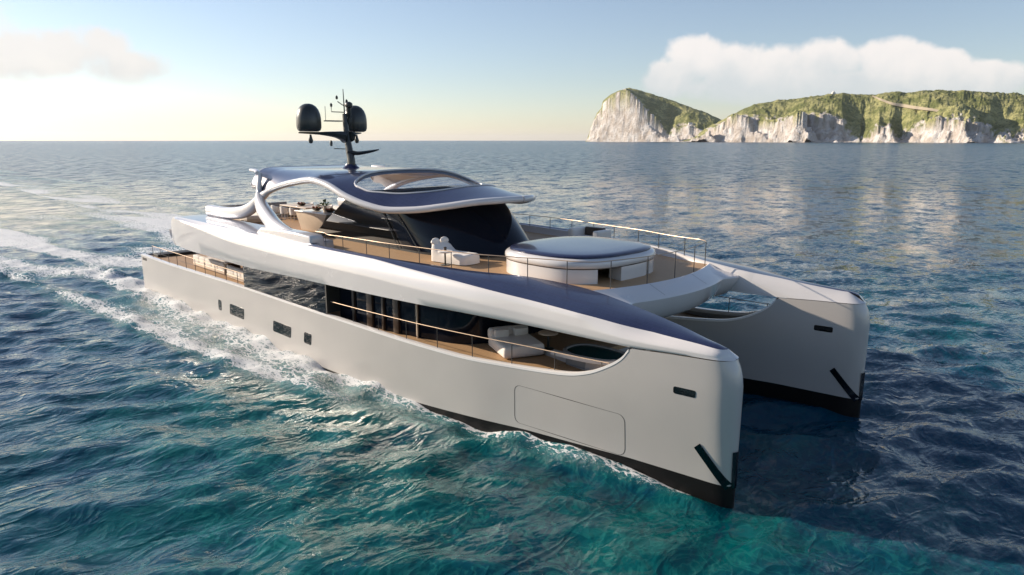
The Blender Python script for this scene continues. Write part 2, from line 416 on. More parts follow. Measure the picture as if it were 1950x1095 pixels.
def wing(s):
    xs_mid = 42 - TS
    sh, pan, inn = [], [], []
    for t in np.concatenate([TS[:-1][42 - TS[:-1] > 6.9], np.array([34.9, 35.2, 35.5, 35.75, 35.9, 36.02, 36.12, 36.2, 36.245])]):
        x0 = 42 - t
        w = float(wid(t)); damp = min(1., w / .9)
        b = float(zB(x0)); c = float(pchip(x0, CX, CZ)); hgt = c - b
        end = float(sst(x0, 5.7, 7.4))
        mid = float(np.interp(x0, [5.75, 7, 10, 15, 25, 35, 42], [.6, .95, .86, .68, .55, .48, .45]))
        bulge = float(np.interp(x0, [5.7, 8, 14, 24, 34, 42], [.0, .10, .20, .08, .04, .02])) * damp
        ci = float(np.interp(x0, CYX, CI)) * damp
        ee = math.sqrt(max(0., 1 - ((7.2 - x0) / 1.45) ** 2)) if x0 < 7.2 else 1.
        b = 4.52 + (3.56 - 4.52) * ee if x0 < 7.2 else b; c = 4.62 + (5.32 - 4.62) * ee if x0 < 7.2 else c; hgt = c - b
        tail = -.35 * (1 - ee)
        xb, xc, xk = (float(xof(t, v)) for v in (41.80, 41.56, 41.2))
        xm = xb + (xc - xb) * mid
        ky = float(kY(xk)); kz = float(kZ(xk))
        if x0 < 7.4: kz = min(kz, c + .0)
        L = lambda o: s * (YC + o)
        sh.append([(xb, L(w - min(.7, .7 * w)), b + .10 * damp), (xb, L(w - .10 * damp), b + .004), (xb, L(w + tail), b + .05 * damp),
                   (xb + (xm - xb) * .5, L(w + tail + bulge * .42), b + hgt * mid * .5), (xm, L(w + bulge * .93 + tail), b + hgt * mid - .05 * damp), (xm, L(w + bulge * .95 + tail), b + hgt * mid + .03 * damp),
                   (xm + (xc - xm) * .55, L(w - ci * .5 + bulge * .46 + tail), b + hgt * (mid + (1 - mid) * .55)), (xc, L(w - ci + .03 * damp + tail), c - .05 * damp), (xc, L(w - ci - .02 * damp + tail), c)])
        yo = YC + w - ci - .02 * damp + tail
        prof = []
        for f in (0, .12, .3, .5, .7, .88, 1):
            y = yo + (ky - yo) * f; z = c + (kz - c) * f + .06 * damp * math.sin(math.pi * f) * (1 if x0 > 22 else .2)
            prof.append((xc + (xk - xc) * f, s * y, z))
        pan.append(prof)
        # inner side: coaming down to the deck, or inner flank of the bow
        f = float(sst(xk, 36.1, 37.0))
        iy, iz = ky - .10, 4.86
        jy, jz = YC - w, b
        ey, ez = iy + (jy - iy) * f, iz + (jz - iz) * f
        xe = xk + (xb - xk) * f
        inn.append([(xk, s * ky, kz), (xk, s * (ky - .05 * damp), kz - .02 * damp), (xk + (xe - xk) * .5, s * ((ky + ey) / 2 - .10 * f * damp), (kz + ez) / 2 + .03), (xe, s * ey, ez + .02), (xe, s * (ey + .12 * damp), ez - .004)])
    wgo = P(MB().grid(sh).build('wing_shell', M['white'], None, angle=60))
    sp = [r for r in pan if r[0][0] > 21.4]; fl = [r for r in pan if r[0][0] < 22.2]
    px(MB().grid(sp).build('solar_panel', M['navy'], None, angle=60), wgo)
    px(MB().grid(fl).build('side_deck_flange', M['flange'], None, angle=60), wgo)
    px(MB().grid(inn).build('coaming', M['white'], None, angle=50), wgo)
    return wgo
wingN = wing(-1); wingF = wing(1)
# ------------------------------------------------------------------ decks
def deck_poly():
    xs = np.concatenate([np.arange(6.3, 21.3, 1.5), [21.7, 22.5, 24, 26, 28, 30, 31.5, 33, 34, 35, 35.8]])
    R_ = [(x, float(kY(x)) - .06) for x in xs]
    arc = [(36.88 - .055 * y * y, y) for y in np.linspace(3.62, -3.62, 25)]
    return [(x, -y) for x, y in R_] + arc[::-1] + R_[::-1]
P(MB().prism(deck_poly(), 4.62, 4.90).build('upper_deck', M['teak'], None, sm=False))
def brow():
    rows = []
    for y in np.linspace(-3.75, 3.75, 45):
        xf = 36.88 - .055 * y * y; g = float(sst(abs(y), 2.7, 3.75)) * .55
        rows.append([(xf - .02, y, 4.80), (xf, y, 4.93), (xf + .06, y, 4.95), (xf + .40, y, 4.80), (xf + .78 + g, y, 4.63), (xf + .82 + g, y, 4.57), (xf + .78 + g, y, 4.44), (xf + .66 + g * .9, y, 4.15), (xf + .50 + g * .7, y, 3.88), (xf + .30 + g * .4, y, 3.72), (xf - .1, y, 3.62), (xf - 1.2, y, 3.58), (xf - 5, y, 3.55)])
    return P(MB().grid(rows).build('deck_brow', M['white'], None, angle=35))
brow_o = brow()
for y in (-1.4, 1.2):
    rows = []
    for f in np.linspace(0, 1, 6):
        xf = 36.88 - .055 * y * y; rows.append([(xf + .1 + .62 * f, y - .008, 4.935 - .28 * f + .004), (xf + .1 + .62 * f, y + .008, 4.935 - .28 * f + .004)])
    px(MB().grid(rows).build('panel_seam', M['gap'], None), brow_o)

def main_deck():
    b = MB()
    xs = [.5, 2, 6, 10, 17, 22, 27, 30, 32, 34, 35.0]
    ed = [(x, YC + float(wz(42 - x, 2.2)) - .12) for x in xs]
    b.prism([(x, -y) for x, y in ed] + ed[::-1], 2.02, 2.20)
    for s in (-1, 1):
        xs2 = np.arange(35.03, 38.7, .3)
        o = [(x, s * (YC + float(wz(42 - x, 2.2)) - .1)) for x in xs2]; i = [(x, s * (YC - float(wz(42 - x, 2.2)) + .1)) for x in xs2]
        b.prism(o + i[::-1], 2.02, 2.20)
    return P(b.build('main_deck', M['teak'], None, sm=False))
main_deck()
bp = [(2, -2.9), (33, -2.9), (34.4, -2.0), (34.8, 0), (34.4, 2.0), (33, 2.9), (2, 2.9)]
P(MB().prism(bp, 1.0, 2.0).build('bridge_deck', M['silver'], None, bevel=.15))
# aft transom wall between the hulls and flat dark slabs, the stair wells' shade put into their colour
P(rbox('transom_bulwark', (.75, 0, 2.02), (.5, 5.6, .7), M['silver'], None, .05))
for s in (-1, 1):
    P(rbox('stair_well_shade', (1.25, s * 4.6, 2.28), (1.0, 2.4, .17), M['dark'], None, .02))
# main-deck glazing
def glazing(s):
    rows = []
    for x in np.linspace(16.0, 24.05, 24):
        a, b = float(zA(x)) + .02, float(zB(x)) + .06
        rows.append([(x, s * (YC + float(wz(42 - x, z)) - .035), z) for z in np.linspace(a, b, 4)])
    g = P(MB().grid(rows).build('saloon_window', M['glass'], None))
    b = MB(); b.box((24.07, s * 6.0, 3.27), (.10, .70, 1.5)); px(b.build('end_post', M['dark'], None), g)
    wl = cr([(24.1, 5.72), (26, 5.62), (28, 5.36), (29.6, 5.0), (30.6, 4.7), (31.2, 4.1), (31.5, 3.2), (31.6, 1.6), (31.6, 0)], 8)
    rows = [[(x, s * y, z) for z in (2.2, 3.0, 3.9, 4.66)] for x, y in wl]
    w = P(MB().grid(rows).build('saloon_wall', M['tint'], None))
    for x, y, ww in ((25.2, 5.70, .14), (26.3, 5.63, .34), (27.1, 5.53, .12), (27.85, 5.43, .30), (28.9, 5.20, .10)):
        px(MB().box((x, s * y, 3.4), (ww, .12, 2.36), rz=-s * .12).build('door_frame', M['wood'], None, bevel=.01), w)
    px(MB().box((28.95, s * 5.26, 3.0), (.045, .05, 1.6)).build('door_edge', M['bar'], None), w)
    return g
glazing(-1); glazing(1)

# ------------------------------------------------------------------ pilothouse
def outline(cx, a, b, xa, n=2.0, m=40):
    th = np.linspace(-np.pi / 2, np.pi / 2, m)
    front = [(cx + a * abs(math.cos(t)) ** (2 / n), b * math.copysign(abs(math.sin(t)) ** (2 / n), math.sin(t))) for t in th]
    sidep = [(x, -b) for x in np.linspace(xa, cx, 14)[:-1]]
    return sidep + front + [(x, -y) for x, y in sidep[::-1]]
def pilothouse():
    rows = []
    for z, cx, a, b, xa in ((4.9, 25.5, 3.85, 2.80, 16.9), (5.5, 24.98, 3.82, 2.815, 17.9), (6.1, 24.45, 3.72, 2.83, 18.9), (6.7, 23.9, 3.55, 2.845, 19.9), (7.0, 23.6, 3.42, 2.85, 20.4), (7.3, 23.2, 3.2, 2.86, 20.8)):
        rows.append(outline(cx, a, b, xa) + [])
        rows[-1] = [(x, y, z) for x, y in rows[-1]]
    o = P(MB().grid([r[12:-12] for r in rows]).build('pilothouse', M['tint'], None, angle=30))
    for sl in (slice(0, 13), slice(-13, None)): px(MB().grid([r[sl] for r in rows]).build('side_glass', M['glass'], None), o)
    px(MB().grid([[r[0], r[-1]] for r in rows]).build('rear_glass', M['glass'], None), o)
    b = MB()
    for t0, t1 in (((26.05, -2.845), (24.2, -2.815)), ((24.55, -2.89), (23.2, -2.86))):
        b.tube([(t0[0], t0[1], 4.92), (t1[0], t1[1], 6.8)], .022, 6)
    px(b.build('mullion', M['mast'], None), o)
    base = [(x, y) for x, y in outline(25.5, 3.9, 2.9, 16.85)]
    px(MB().prism(base, 4.88, 4.98).build('base_plinth', M['dark'], None, sm=False), o)
    return o
pilothouse()

# ------------------------------------------------------------------ swooping roof on crossed legs
RB = 4.1
ZEX = [13.78, 14.3, 14.95, 16.45, 17.58, 19.4, 20.6, 22.4, 23.7, 24.9, 26.1, 27.4, 28.6, 29.4]
ZEZ = [6.72, 6.95, 7.19, 7.53, 7.71, 7.89, 7.76, 7.27, 6.97, 6.81, 6.87, 7.06, 7.27, 7.34]
ZCX = [12.4, 13.6, 16, 20, 23.3, 24.8, 26.3, 28, 29.4]
ZCZ = [8.12, 8.16, 8.2, 8.26, 8.28, 8.08, 7.78, 7.50, 7.34]
zE = lambda x: pchip(x, ZEX, ZEZ); zC = lambda x: pchip(x, ZCX, ZCZ)
def rhalf(x): return RB if x <= 22 else RB * max(0., 1 - ((x - 22) / 7.4) ** 1.7) ** (1 / 1.7)
def roofz(x, v):
    n = float(np.interp(x, [13.6, 15, 17.5, 20, 23, 26, 29], [12, 9, 6, 3.6, 2.4, 2.0, 2.0]))
    e, c = float(zE(x)), float(zC(x)); return e + (c - e) * (1 - abs(v) ** n)
SKX = [21.25, 21.32, 21.5, 21.8, 22.2, 23, 23.9, 24.6, 25.4, 26.1, 26.5, 26.65]
SKW = [0., 1.5, 2.55, 3.2, 3.48, 3.44, 3.14, 2.81, 2.30, 1.62, .8, 0.]
def rim(x):                                       # half width of the skylight opening
    return float(pchip(x, SKX, SKW)) if 21.25 <= x <= 26.65 else 0.
def roof():
    xs = np.concatenate([np.arange(13.78, 21.2, .3), [21.25, 21.28, 21.32, 21.4, 21.5, 21.65, 21.8, 22.0, 22.2], np.linspace(22.4, 26.1, 28), [26.25, 26.4, 26.5, 26.58, 26.65], np.linspace(26.8, 29.0, 10), [29.12, 29.22, 29.3, 29.35, 29.385, 29.4]])
    vs = np.concatenate([np.linspace(0, .8, 10), [.86, .9, .93, .955, .97, .98, .988, .994, 1.0]])
    b, lin = MB(), MB()
    TH = .16
    for s in (-1, 1):
        top = []
        for x in xs:
            h = rhalf(x); r = min(rim(x) / max(h, .01), .95)
            top.append([(x, s * h * (r + (1 - r) * v), roofz(x, r + (1 - r) * v)) for v in vs])
        tail = []                                 # the crown runs on aft of the corner as an overhanging lip
        for x in (12.4, 12.7, 13.0, 13.3, 13.55):
            vm = .965 + .035 * max(0, (x - 12.9) / .88) ** 3
            tail.append([(x, s * RB * v * vm, roofz(13.78, v * vm) + .05 * (13.78 - x)) for v in vs])
        top = tail + top
        bot = [[(a, c * .995, d - TH) for a, c, d in q] for q in top]
        b.grid(top); lin.grid(bot)
        b.grid([[top[0][k], bot[0][k]] for k in range(len(vs))])
        b.grid([[top[i][-1], bot[i][-1]] for i in range(6)])
    ro = P(b.build('roof', M['navy'], None, angle=50))
    px(lin.build('roof_lining', M['white'], None, angle=50), ro)
    xr = [x for x in xs if 21.25 <= x <= 26.65]
    rp = lambda x, k: (x, k * rim(x), roofz(x, min(rim(x) / rhalf(x), .95)))
    g = []
    for x in xr:
        zr = rp(x, 1)[2]; g.append([(x, rim(x) * k, zr - .03 + .10 * (1 - k * k) * rim(x) / 3.4) for k in np.linspace(-1, 1, 13)])
    px(MB().grid(g).build('skylight', M['clear'], None), ro)
    ring = [rp(x, -1) for x in xr] + [rp(x, 1) for x in xr[::-1]][1:-1]
    rows = [[np.array(q) + (0, 0, .02), np.array(q) + (0, 0, -TH - .02)] for q in ring]
    px(MB().grid(rows, closed_u=True).build('skylight_wall', M['white'], None), ro)
    px(MB().tube(np.array(ring + ring[:1]), .05, 6, ref=(0, 0, 1)).build('skylight_frame', M['white'], None), ro)
    # white edge band: nose -> arch -> crossing -> rear leg, one per side meeting at the nose
    edge = []
    for x in np.concatenate([[29.4, 29.385, 29.35, 29.3, 29.2, 29.1], np.arange(28.9, 13.7, -.3)]):
        edge.append((x, -rhalf(x) - .02, float(zE(x)) - .06))
    legA = [(13.4, -4.13, 6.44), (12.7, -4.2, 6.05), (11.8, -4.28, 5.78), (10.6, -4.36, 5.64), (9.3, -4.42, 5.60), (7.62, -4.45, 5.60)]
    for s in (-1, 1):
        pth = np.array(edge); pth[:, 1] *= -s
        m = len(pth)
        px(MB().tube(pth, np.linspace(.14, .17, m), 12, ratio=1.05).build('roof_edge', M['white'], None, angle=60), ro)
        la = cr([edge[-3], edge[-1]] + legA, 6); la[:, 1] *= -s
        n = len(la)
        px(MB().tube(la, np.interp(np.arange(n), [0, n * .3, n * .6, n - 1], [.18, .28, .35, .33]), 16, ratio=.9, power=2.8).build('roof_leg', M['white'], None, bevel=0, angle=60), ro)
        # forward leg: from the rear corner of the roof down through the crossing to its foot block
        lb = [(13.60, -3.98, 8.0), (13.62, -4.05, 7.5), (13.70, -4.16, 6.98), (14.15, -4.36, 6.60), (15.0, -4.62, 6.24), (16.2, -4.92, 5.90), (17.6, -5.25, 5.60), (19.2, -5.48, 5.36), (20.6, -5.56, 5.18), (21.6, -5.58, 5.10)]
        lb = cr(lb, 7); lb[:, 1] *= -s; n = len(lb)
        px(MB().tube(lb, np.interp(np.arange(n), [0, n * .22, n * .34, n * .5, n * .75, n - 1], [.11, .15, .27, .35, .34, .33]), 16, ratio=.95, power=3.2).build('roof_leg', M['white'], None, angle=60), ro)
        fb = [(16.6, 5.1), (22.28, 4.88), (22.28, 5.50), (22.12, 5.59), (20.8, 5.62), (19.6, 5.62), (18.4, 5.60), (17.4, 5.56)]
        q = MB(); ya, yb = s * 5.25, s * 5.94; k = len(fb)
        q.add([(x, ya, z) for x, z in fb] + [(x, yb, z) for x, z in fb], [tuple(range(k)), tuple(range(k, 2 * k))] + [(i, (i + 1) % k, k + (i + 1) % k, k + i) for i in range(k)])
        px(q.build('leg_foot', M['white'], None, bevel=.10, seg=3), ro)
        px(MB().tube([(13.62, s * 4.12, 7.98), (13.3, s * 4.0, 8.06), (12.9, s * 3.95, 8.09), (12.4, s * 3.93, 8.11)], [.11, .11, .10, .085], 10, ratio=1.2).build('rear_lip', M['white'], None), ro)
    px(MB().tube([(12.38, y, roofz(13.78, abs(y) / RB) + .01) for y in np.linspace(-3.93, 3.93, 20)], .085, 10, ref=(1, 0, 0)).build('rear_edge', M['white'], None), ro)
    return ro
roof_o = roof()

# ------------------------------------------------------------------ mast with domes
def mast():
    b = MB().tube(cr([(16.25, 0, 8.05), (16.3, 0, 8.6), (16.1, 0, 9.4), (15.95, 0, 10.1), (15.85, 0, 11.1)], 6), np.linspace(.30, .16, 25), 12, ratio=.75)
    mo = P(b.build('mast', M['mast'], None))
    for s in (-1, 1):
        arm = cr([(16.0, 0, 9.86), (15.6, s * .5, 10.0), (15.0, s * 1.1, 10.06), (14.3, s * 1.95, 10.10)], 6)
        px(MB().tube(arm, np.interp(np.arange(len(arm)), [0, 6, 12, 18], [.34, .17, .08, .04]), 8, ratio=1.5, ref=(1, 0, 0)).build('spreader', M['mast'], None), mo)
        c = (14.55, s * 1.45, 10.16)
        d = px(MB().lathe([(.02, 0), (.48, .0), (.60, .06), (.655, .2), (.665, .45), (.66, .72), (.62, .95), (.54, 1.16), (.42, 1.32), (.26, 1.43), (.12, 1.47), (.01, 1.475)], c, 32).build('radar_dome', M['mast'], None), mo)
        px(MB().lathe([(.01, -.5), (.09, -.47), (.13, -.34), (.08, -.16), (.05, -.02)], (c[0] + .1, c[1], 10.02), 12).build('hanging_light', M['mast'], None), mo)
    px(MB().tube([(15.85, 0, 10.9), (15.8, 0, 12.4)], [.045, .02], 8).build('antenna', M['mast'], None), mo)
    px(MB().tube(cr([(15.6, -.25, 11.75), (15.75, -.1, 11.6), (15.84, 0, 11.55), (15.9, .12, 11.7)], 5), .025, 6).build('antenna_arm', M['mast'], None), mo)
    for x, y, z in ((15.55, -.62, 11.55), (15.62, -.3, 11.95), (15.95, .1, 11.75)):
        px(MB().lathe([(.01, -.1), (.06, -.08), (.07, .04), (.01, .12)], (x, y, z), 10).build('sensor', M['mast'], None), mo)
    px(MB().tube([(15.55, -.62, 11.5), (15.55, -.62, 11.2), (15.85, 0, 11.18)], .025, 6).build('antenna_arm', M['mast'], None), mo)
    px(MB().tube(cr([(16.0, .12, 10.55), (16.1, .1, 11.0), (16.2, .05, 11.5), (16.2, .05, 11.72)], 5), [.06] * 5 + [.16] * 5 + [.28] * 3 + [.24, .2, .1], 10, ratio=.7).build('floodlight', M['mast'], None), mo)
    px(MB().box((15.4, -.45, 10.72), (.5, .9, .06)).build('sensor_shelf', M['mast'], None, bevel=.02), mo)
    px(MB().tube([(15.3, -.85, 10.75), (15.3, -.85, 11.5)], .015, 6).build('whip_antenna', M['mast'], None), mo)
    px(MB().tube(cr([(16.15, .05, 9.05), (16.6, .3, 9.0), (17.2, .8, 9.12), (17.5, 1.0, 9.2)], 5), np.linspace(.14, .03, 16), 10, ratio=2.2, ref=(1, -1, 0)).build('radar_bar', M['mast'], None), mo)
    px(MB().tube([(15.5, -.55, 9.25), (16.1, 0, 9.22)], .025, 6).build('antenna_arm', M['mast'], None), mo)
    px(MB().lathe([(.01, -.02), (.07, 0), (.08, .2), (.04, .28), (.01, .29)], (15.4, -.65, 9.4), 10).build('horn', M['mast'], None), mo)
    px(MB().lathe([(.5, 0), (.42, .1), (.33, .16), (.30, .25)], (16.25, 0, 8.17), 20).build('mast_foot', M['navy'], None), mo)
    return mo
mast()

# ------------------------------------------------------------------ deck island (round sun pad on a curved white wall)
def sq(cx, cy, a, b, n, m=72, a0=0., a1=2 * math.pi, close=False):
    th = np.linspace(a0, a1, m, endpoint=close)
    return [(cx + a * math.copysign(abs(math.cos(t)) ** (2 / n), math.cos(t)), cy + b * math.copysign(abs(math.sin(t)) ** (2 / n), math.sin(t))) for t in th]
def island():
    cx, cy = 33.35, -.85
    rows = []
    for z, e in ((5.42, -.5), (5.42, .0), (5.44, .03), (5.54, .05), (5.64, .04), (5.71, -.02), (5.745, -.10), (5.75, -.2)):
        rows.append([(x, y, z) for x, y in sq(cx, cy, 2.42 + e, 2.62 + e, 2.8)])
    o = P(MB().grid(rows, closed_v=True).build('sunpad_island', M['white'], None, angle=50))
    rows = []
    for z, e in ((5.74, -.12), (5.80, -.12), (5.835, -.17), (5.86, -.4), (5.88, -1.0), (5.885, -1.8), (5.885, -2.3)):
        rows.append([(x, y, z) for x, y in sq(cx, cy, 2.42 + e, 2.62 + e, 2.8)])
    pb = MB().grid(rows, closed_v=True); pb.add(rows[-1], [tuple(range(len(rows[-1])))])
    px(pb.build('pad_top', M['navy'], None, angle=50), o)
    # wall: long curved piece with an opening at the front, and a second short piece
    for a0, a1 in ((.10 * math.pi, 1.825 * math.pi), (1.955 * math.pi, 2.07 * math.pi)):
        out_ = sq(cx, cy, 2.42, 2.62, 2.8, 60, a0, a1, True); in_ = sq(cx, cy, 1.75, 1.95, 2.8, 60, a0, a1, True)
        rows = []
        for (x, y), (u, v) in zip(out_, in_):
            rows.append([(u, v, 5.5), (u, v, 4.9), (x, y, 4.9), (x, y, 5.5)])
        b = MB().grid(rows, closed_v=True)
        for r in (rows[0], rows[-1]): b.add(r, [(0, 1, 2, 3)])
        px(b.build('pad_wall', M['white'], None, bevel=0, angle=40), o)
    px(MB().tube([(x, y, 5.41) for x, y in sq(cx, cy, 2.42, 2.62, 2.8, 72, 0, 2 * math.pi, True)], .018, 6, ref=(0, 0, 1)).build('trim_line', M['wood'], None), o)
    return o
island()

# ------------------------------------------------------------------ rails
def rail(name, path, foots, r=.016, wires=(), m='brass', post_m='post', pr=.016):
    o = P(MB().tube(path, r, 8, ref=(0, 0, 1)).build(name, M[m], None))
    for (a, b) in foots: px(MB().tube([a, b], pr, 6).build('stanchion', M[post_m], None), o)
    for w in wires: px(MB().tube(w, .006, 5, ref=(0, 0, 1)).build('rail_wire', M[post_m], None), o)
    return o
def upper_rail():
    pts = []
    base = []
    for x in np.arange(22.3, 35.6, .7):
        base.append((x, float(kY(x)) - (.05 if x > 23 else .3), float(kZ(x))))
    arc = [(36.80 - .055 * y * y, y, 4.93) for y in np.linspace(3.35, -3.35, 15)]
    corner = [(35.85, 3.62, 4.98)]
    port = base + corner + arc; full = [(x, -y, z) for x, y, z in (base + corner)][:] + arc[::-1][0:0]
    allp = [(x, -y, z) for x, y, z in base + corner] + arc[::-1] + [(x, y, z) for x, y, z in (base + corner)[::-1]]
    B = cr(allp, 4)
    ztop = lambda x: float(np.interp(x, [22, 26, 31, 34, 36, 37], [5.78, 5.80, 5.78, 5.80, 5.84, 5.86]))
    top = B.copy(); top[:, 2] = [ztop(x) for x in B[:, 0]]
    d = np.concatenate([[0], np.cumsum(np.linalg.norm(np.diff(B[:, :2], axis=0), axis=1))])
    foots = []
    for k in np.arange(.9, d[-1], 1.55):
        i = int(np.argmin(abs(d - k))); foots.append((B[i] + (0, 0, -.02), top[i]))
    return rail('guard_rail', top, foots)
upper_rail()
def fore_rail(s):
    xs = np.arange(24.2, 38.3, .5)
    def pt(x, z): return (x, s * (YC + float(wz(42 - x, 2.4)) - .16), z)
    top = [pt(x, float(np.interp(x, [24, 30, 34, 36.8, 38.3], [3.02, 3.12, 3.22, 3.28, 3.34]))) for x in xs]
    foots = []
    for x in np.arange(25.9, 38, 1.72):
        foots.append((pt(x, float(zA(x)) + .02), pt(x, float(np.interp(x, [24, 30, 34, 36.8, 38.3], [3.02, 3.12, 3.22, 3.28, 3.34])))))
    rail('side_rail', top, foots)
    xs = np.arange(2.2, 16.0, .6)
    top = [pt(x, 3.06) for x in xs]
    foots = [(pt(x, 2.32), pt(x, 3.06)) for x in np.arange(3.6, 16, 1.42)]
    foots.append((pt(2.2, 2.3), pt(2.2, 3.08)))
    rail('side_rail', top, foots, wires=[[pt(x, 2.68) for x in xs]])
fore_rail(-1); fore_rail(1)
# ------------------------------------------------------------------ things standing on the decks
def sofa(name, loc, rz, L, D, label, group=None, segs=4, back=.62, seat=.40, m='cushion'):
    o = empty(name, loc, rz, label=label, cat='sofa', group=group)
    rbox('base', (0, 0, .13), (L, D, .20), M['bar'], o, .03)
    w = L / segs
    for k in range(segs):
        rbox('seat_cushion', (-L / 2 + w * (k + .5), .08, .23 + (seat - .2) / 2), (w - .015, D - .2, seat - .2), M[m], o, .05)
        rbox('back_cushion', (-L / 2 + w * (k + .5), -D / 2 + .14, .23 + (back - .2) / 2), (w - .015, .26, back - .2), M[m], o, .06)
    return o
sofa('outdoor_sofa', (8.6, -4.75, 2.2), 0, 4.6, 1.0, 'long white sofa on the aft lower deck, nearer the stern of the two', 'long sofas along the lower side deck', 5, .62)
sofa('outdoor_sofa', (13.55, -4.95, 2.2), -.03, 4.0, 1.0, 'long white sofa on the lower deck right beside the dark mirror window', 'long sofas along the lower side deck', 4, .62)
rbox_t = empty('side_table', (11.05, -4.8, 2.2), 0, label='square brown table between the two long white sofas on the lower deck', cat='table')
rbox('table_top', (0, 0, .72), (.55, .9, .07), M['bar'], rbox_t, .02); rbox('pedestal', (0, 0, .35), (.42, .7, .68), M['wood'], rbox_t, .02)

db = empty('daybed', (32.75, -3.72, 2.2), -.42, label='big pale daybed with pillows on the lower foredeck behind the side rail', cat='daybed')
rbox('mattress', (.1, 0, .24), (1.8, 1.55, .44), M['cushion'], db, .14)
rbox('backrest', (-.72, 0, .52), (.34, 1.55, .42), M['cushion'], db, .14)
for y in (-.36, .38): MB().box((-.43, y, .58), (.22, .56, .30), rz=.12 * y).build('pillow', M['cushion'], db, bevel=.10)
t = empty('drinks_table', (33.5, -2.75, 2.2), 0, label='small round table beside the pale daybed on the lower foredeck', cat='table')
MB().lathe([(.01, .60), (.34, .60), (.37, .615), (.37, .64), (.34, .655), (.01, .655)], n=28).build('table_top', M['bar'], t)
MB().lathe([(.24, 0), (.22, .03), (.05, .06), (.04, .58)], n=16).build('pedestal', M['mast'], t)

pool = empty('plunge_pool', (35.75, -2.75, 2.2), 0, label='oval plunge pool with dark green water at the foredeck bow corner', cat='pool')
rows = [[(x, y, z) for x, y in sq(0, 0, 1.25 + e, .82 + e, 2.6, 48)] for z, e in ((0, 0), (.32, 0), (.37, -.02), (.38, -.06), (.38, -.12), (.35, -.14), (.1, -.2))]
MB().grid(rows, closed_v=True).build('pool_wall', M['deckgrey'], pool)
MB().prism(sq(0, 0, 1.10, .68, 2.6, 48), .30, .34).build('pool_water', mat('dark_pool_water', (.004, .05, .05), .04, 0, 0, .1, ior=1.33), pool)

def lounge(loc, rz, label, m='cushion'):
    o = empty('chaise_lounge', loc, rz, label=label, cat='lounge chair')
    rows = []
    for k, x in enumerate(np.linspace(-.9, 1.05, 14)):
        h = .42 + .34 * math.exp(-((x + .78) / .26) ** 2)
        w = .52 * min(1, (1.12 - x) / .32 + .35) * min(1, (x + 1.02) / .10 + .3)
        rows.append([(x, -w, .03), (x, -w, h - .1), (x, -w + .09, h), (x, 0, h + .02), (x, w - .09, h), (x, w, h - .1), (x, w, .03)])
    b = MB().grid(rows); b.add(rows[0], [tuple(range(7))]); b.add(rows[-1], [tuple(range(7))])
    b.build('seat', M[m], o, sub=1, angle=70)
    for y in (-.24, .26): MB().tube(cr([(-.86, y, .62), (-.84, y, .74), (-.80, y, .82), (-.74, y, .84)], 4), [.10] * 4 + [.14] * 5 + [.12, .10, .07, .04], 12, ratio=1.6, ref=(0, 1, 0)).build('head_cushion', M[m], o)
    return o
lounge((28.75, -3.15, 4.9), .12, 'white chaise lounge with two head cushions on the near side of the sunpad')
tb = empty('side_table', (29.0, -3.85, 4.9), 0, label='small white side table with a cup beside the near white chaise lounge', cat='table')
MB().lathe([(.01, .5), (.26, .5), (.29, .52), (.29, .56), (.01, .57)], n=24).build('table_top', M['cushion'], tb)
MB().lathe([(.2, .0), (.2, .02), (.035, .05), (.035, .5)], n=14).build('pedestal', M['mast'], tb)
cp = MB().lathe([(.01, 0), (.05, 0), (.06, .13), (.055, .13), (.045, .02)], (0, 0, 0), 14).build('cup', M['wood']); cp.location = (28.95, -3.8, 5.47); tag(cp, 'small brown cup standing on the white side table', 'cup')
pt = empty('outdoor_sofa', (30.0, 3.75, 4.9), 0, label='pale upright sofa with dark cushion beyond the sunpad at the far rail', cat='sofa')
rbox('base', (0, .1, .25), (1.75, 1.0, .5), M['cushion'], pt, .08); rbox('arm', (-.72, .05, .58), (.34, 1.0, .52), M['cushion'], pt, .1); rbox('arm', (.72, .05, .58), (.34, 1.0, .52), M['cushion'], pt, .1)
rbox('back_cushion', (0, .45, .62), (1.05, .25, .55), M['wood'], pt, .06)
rbox_f = empty('low_table', (31.6, 4.0, 4.9), 0, label='low dark table beside the far pale sofa', cat='table')
rbox('table_top', (0, 0, .42), (.8, .6, .06), M['wood'], rbox_f, .02); rbox('pedestal', (0, 0, .2), (.3, .3, .38), M['mast'], rbox_f, .02)

# bar counter, dining table and chairs under the roof
bar = empty('bar_counter', (15.6, -2.05, 4.9), .06, label='pale flared bar counter wider at the top under the roof arch', cat='bar')
b = MB(); lo, hi = [(-.75, -.35), (.95, -.35), (.95, .7), (-.75, .7)], [(-1.0, -.5), (2.0, -.5), (2.0, 1.0), (-1.0, 1.0)]
b.add([(x, y, 0) for x, y in lo] + [(x, y, 1.0) for x, y in hi], [(3, 2, 1, 0), (4, 5, 6, 7), (0, 1, 5, 4), (1, 2, 6, 5), (2, 3, 7, 6), (3, 0, 4, 7)])
b.build('counter', M['bar'], bar, bevel=.03); rbox('counter_top', (.5, .25, 1.03), (3.1, 1.6, .06), M['cap'], bar, .02)

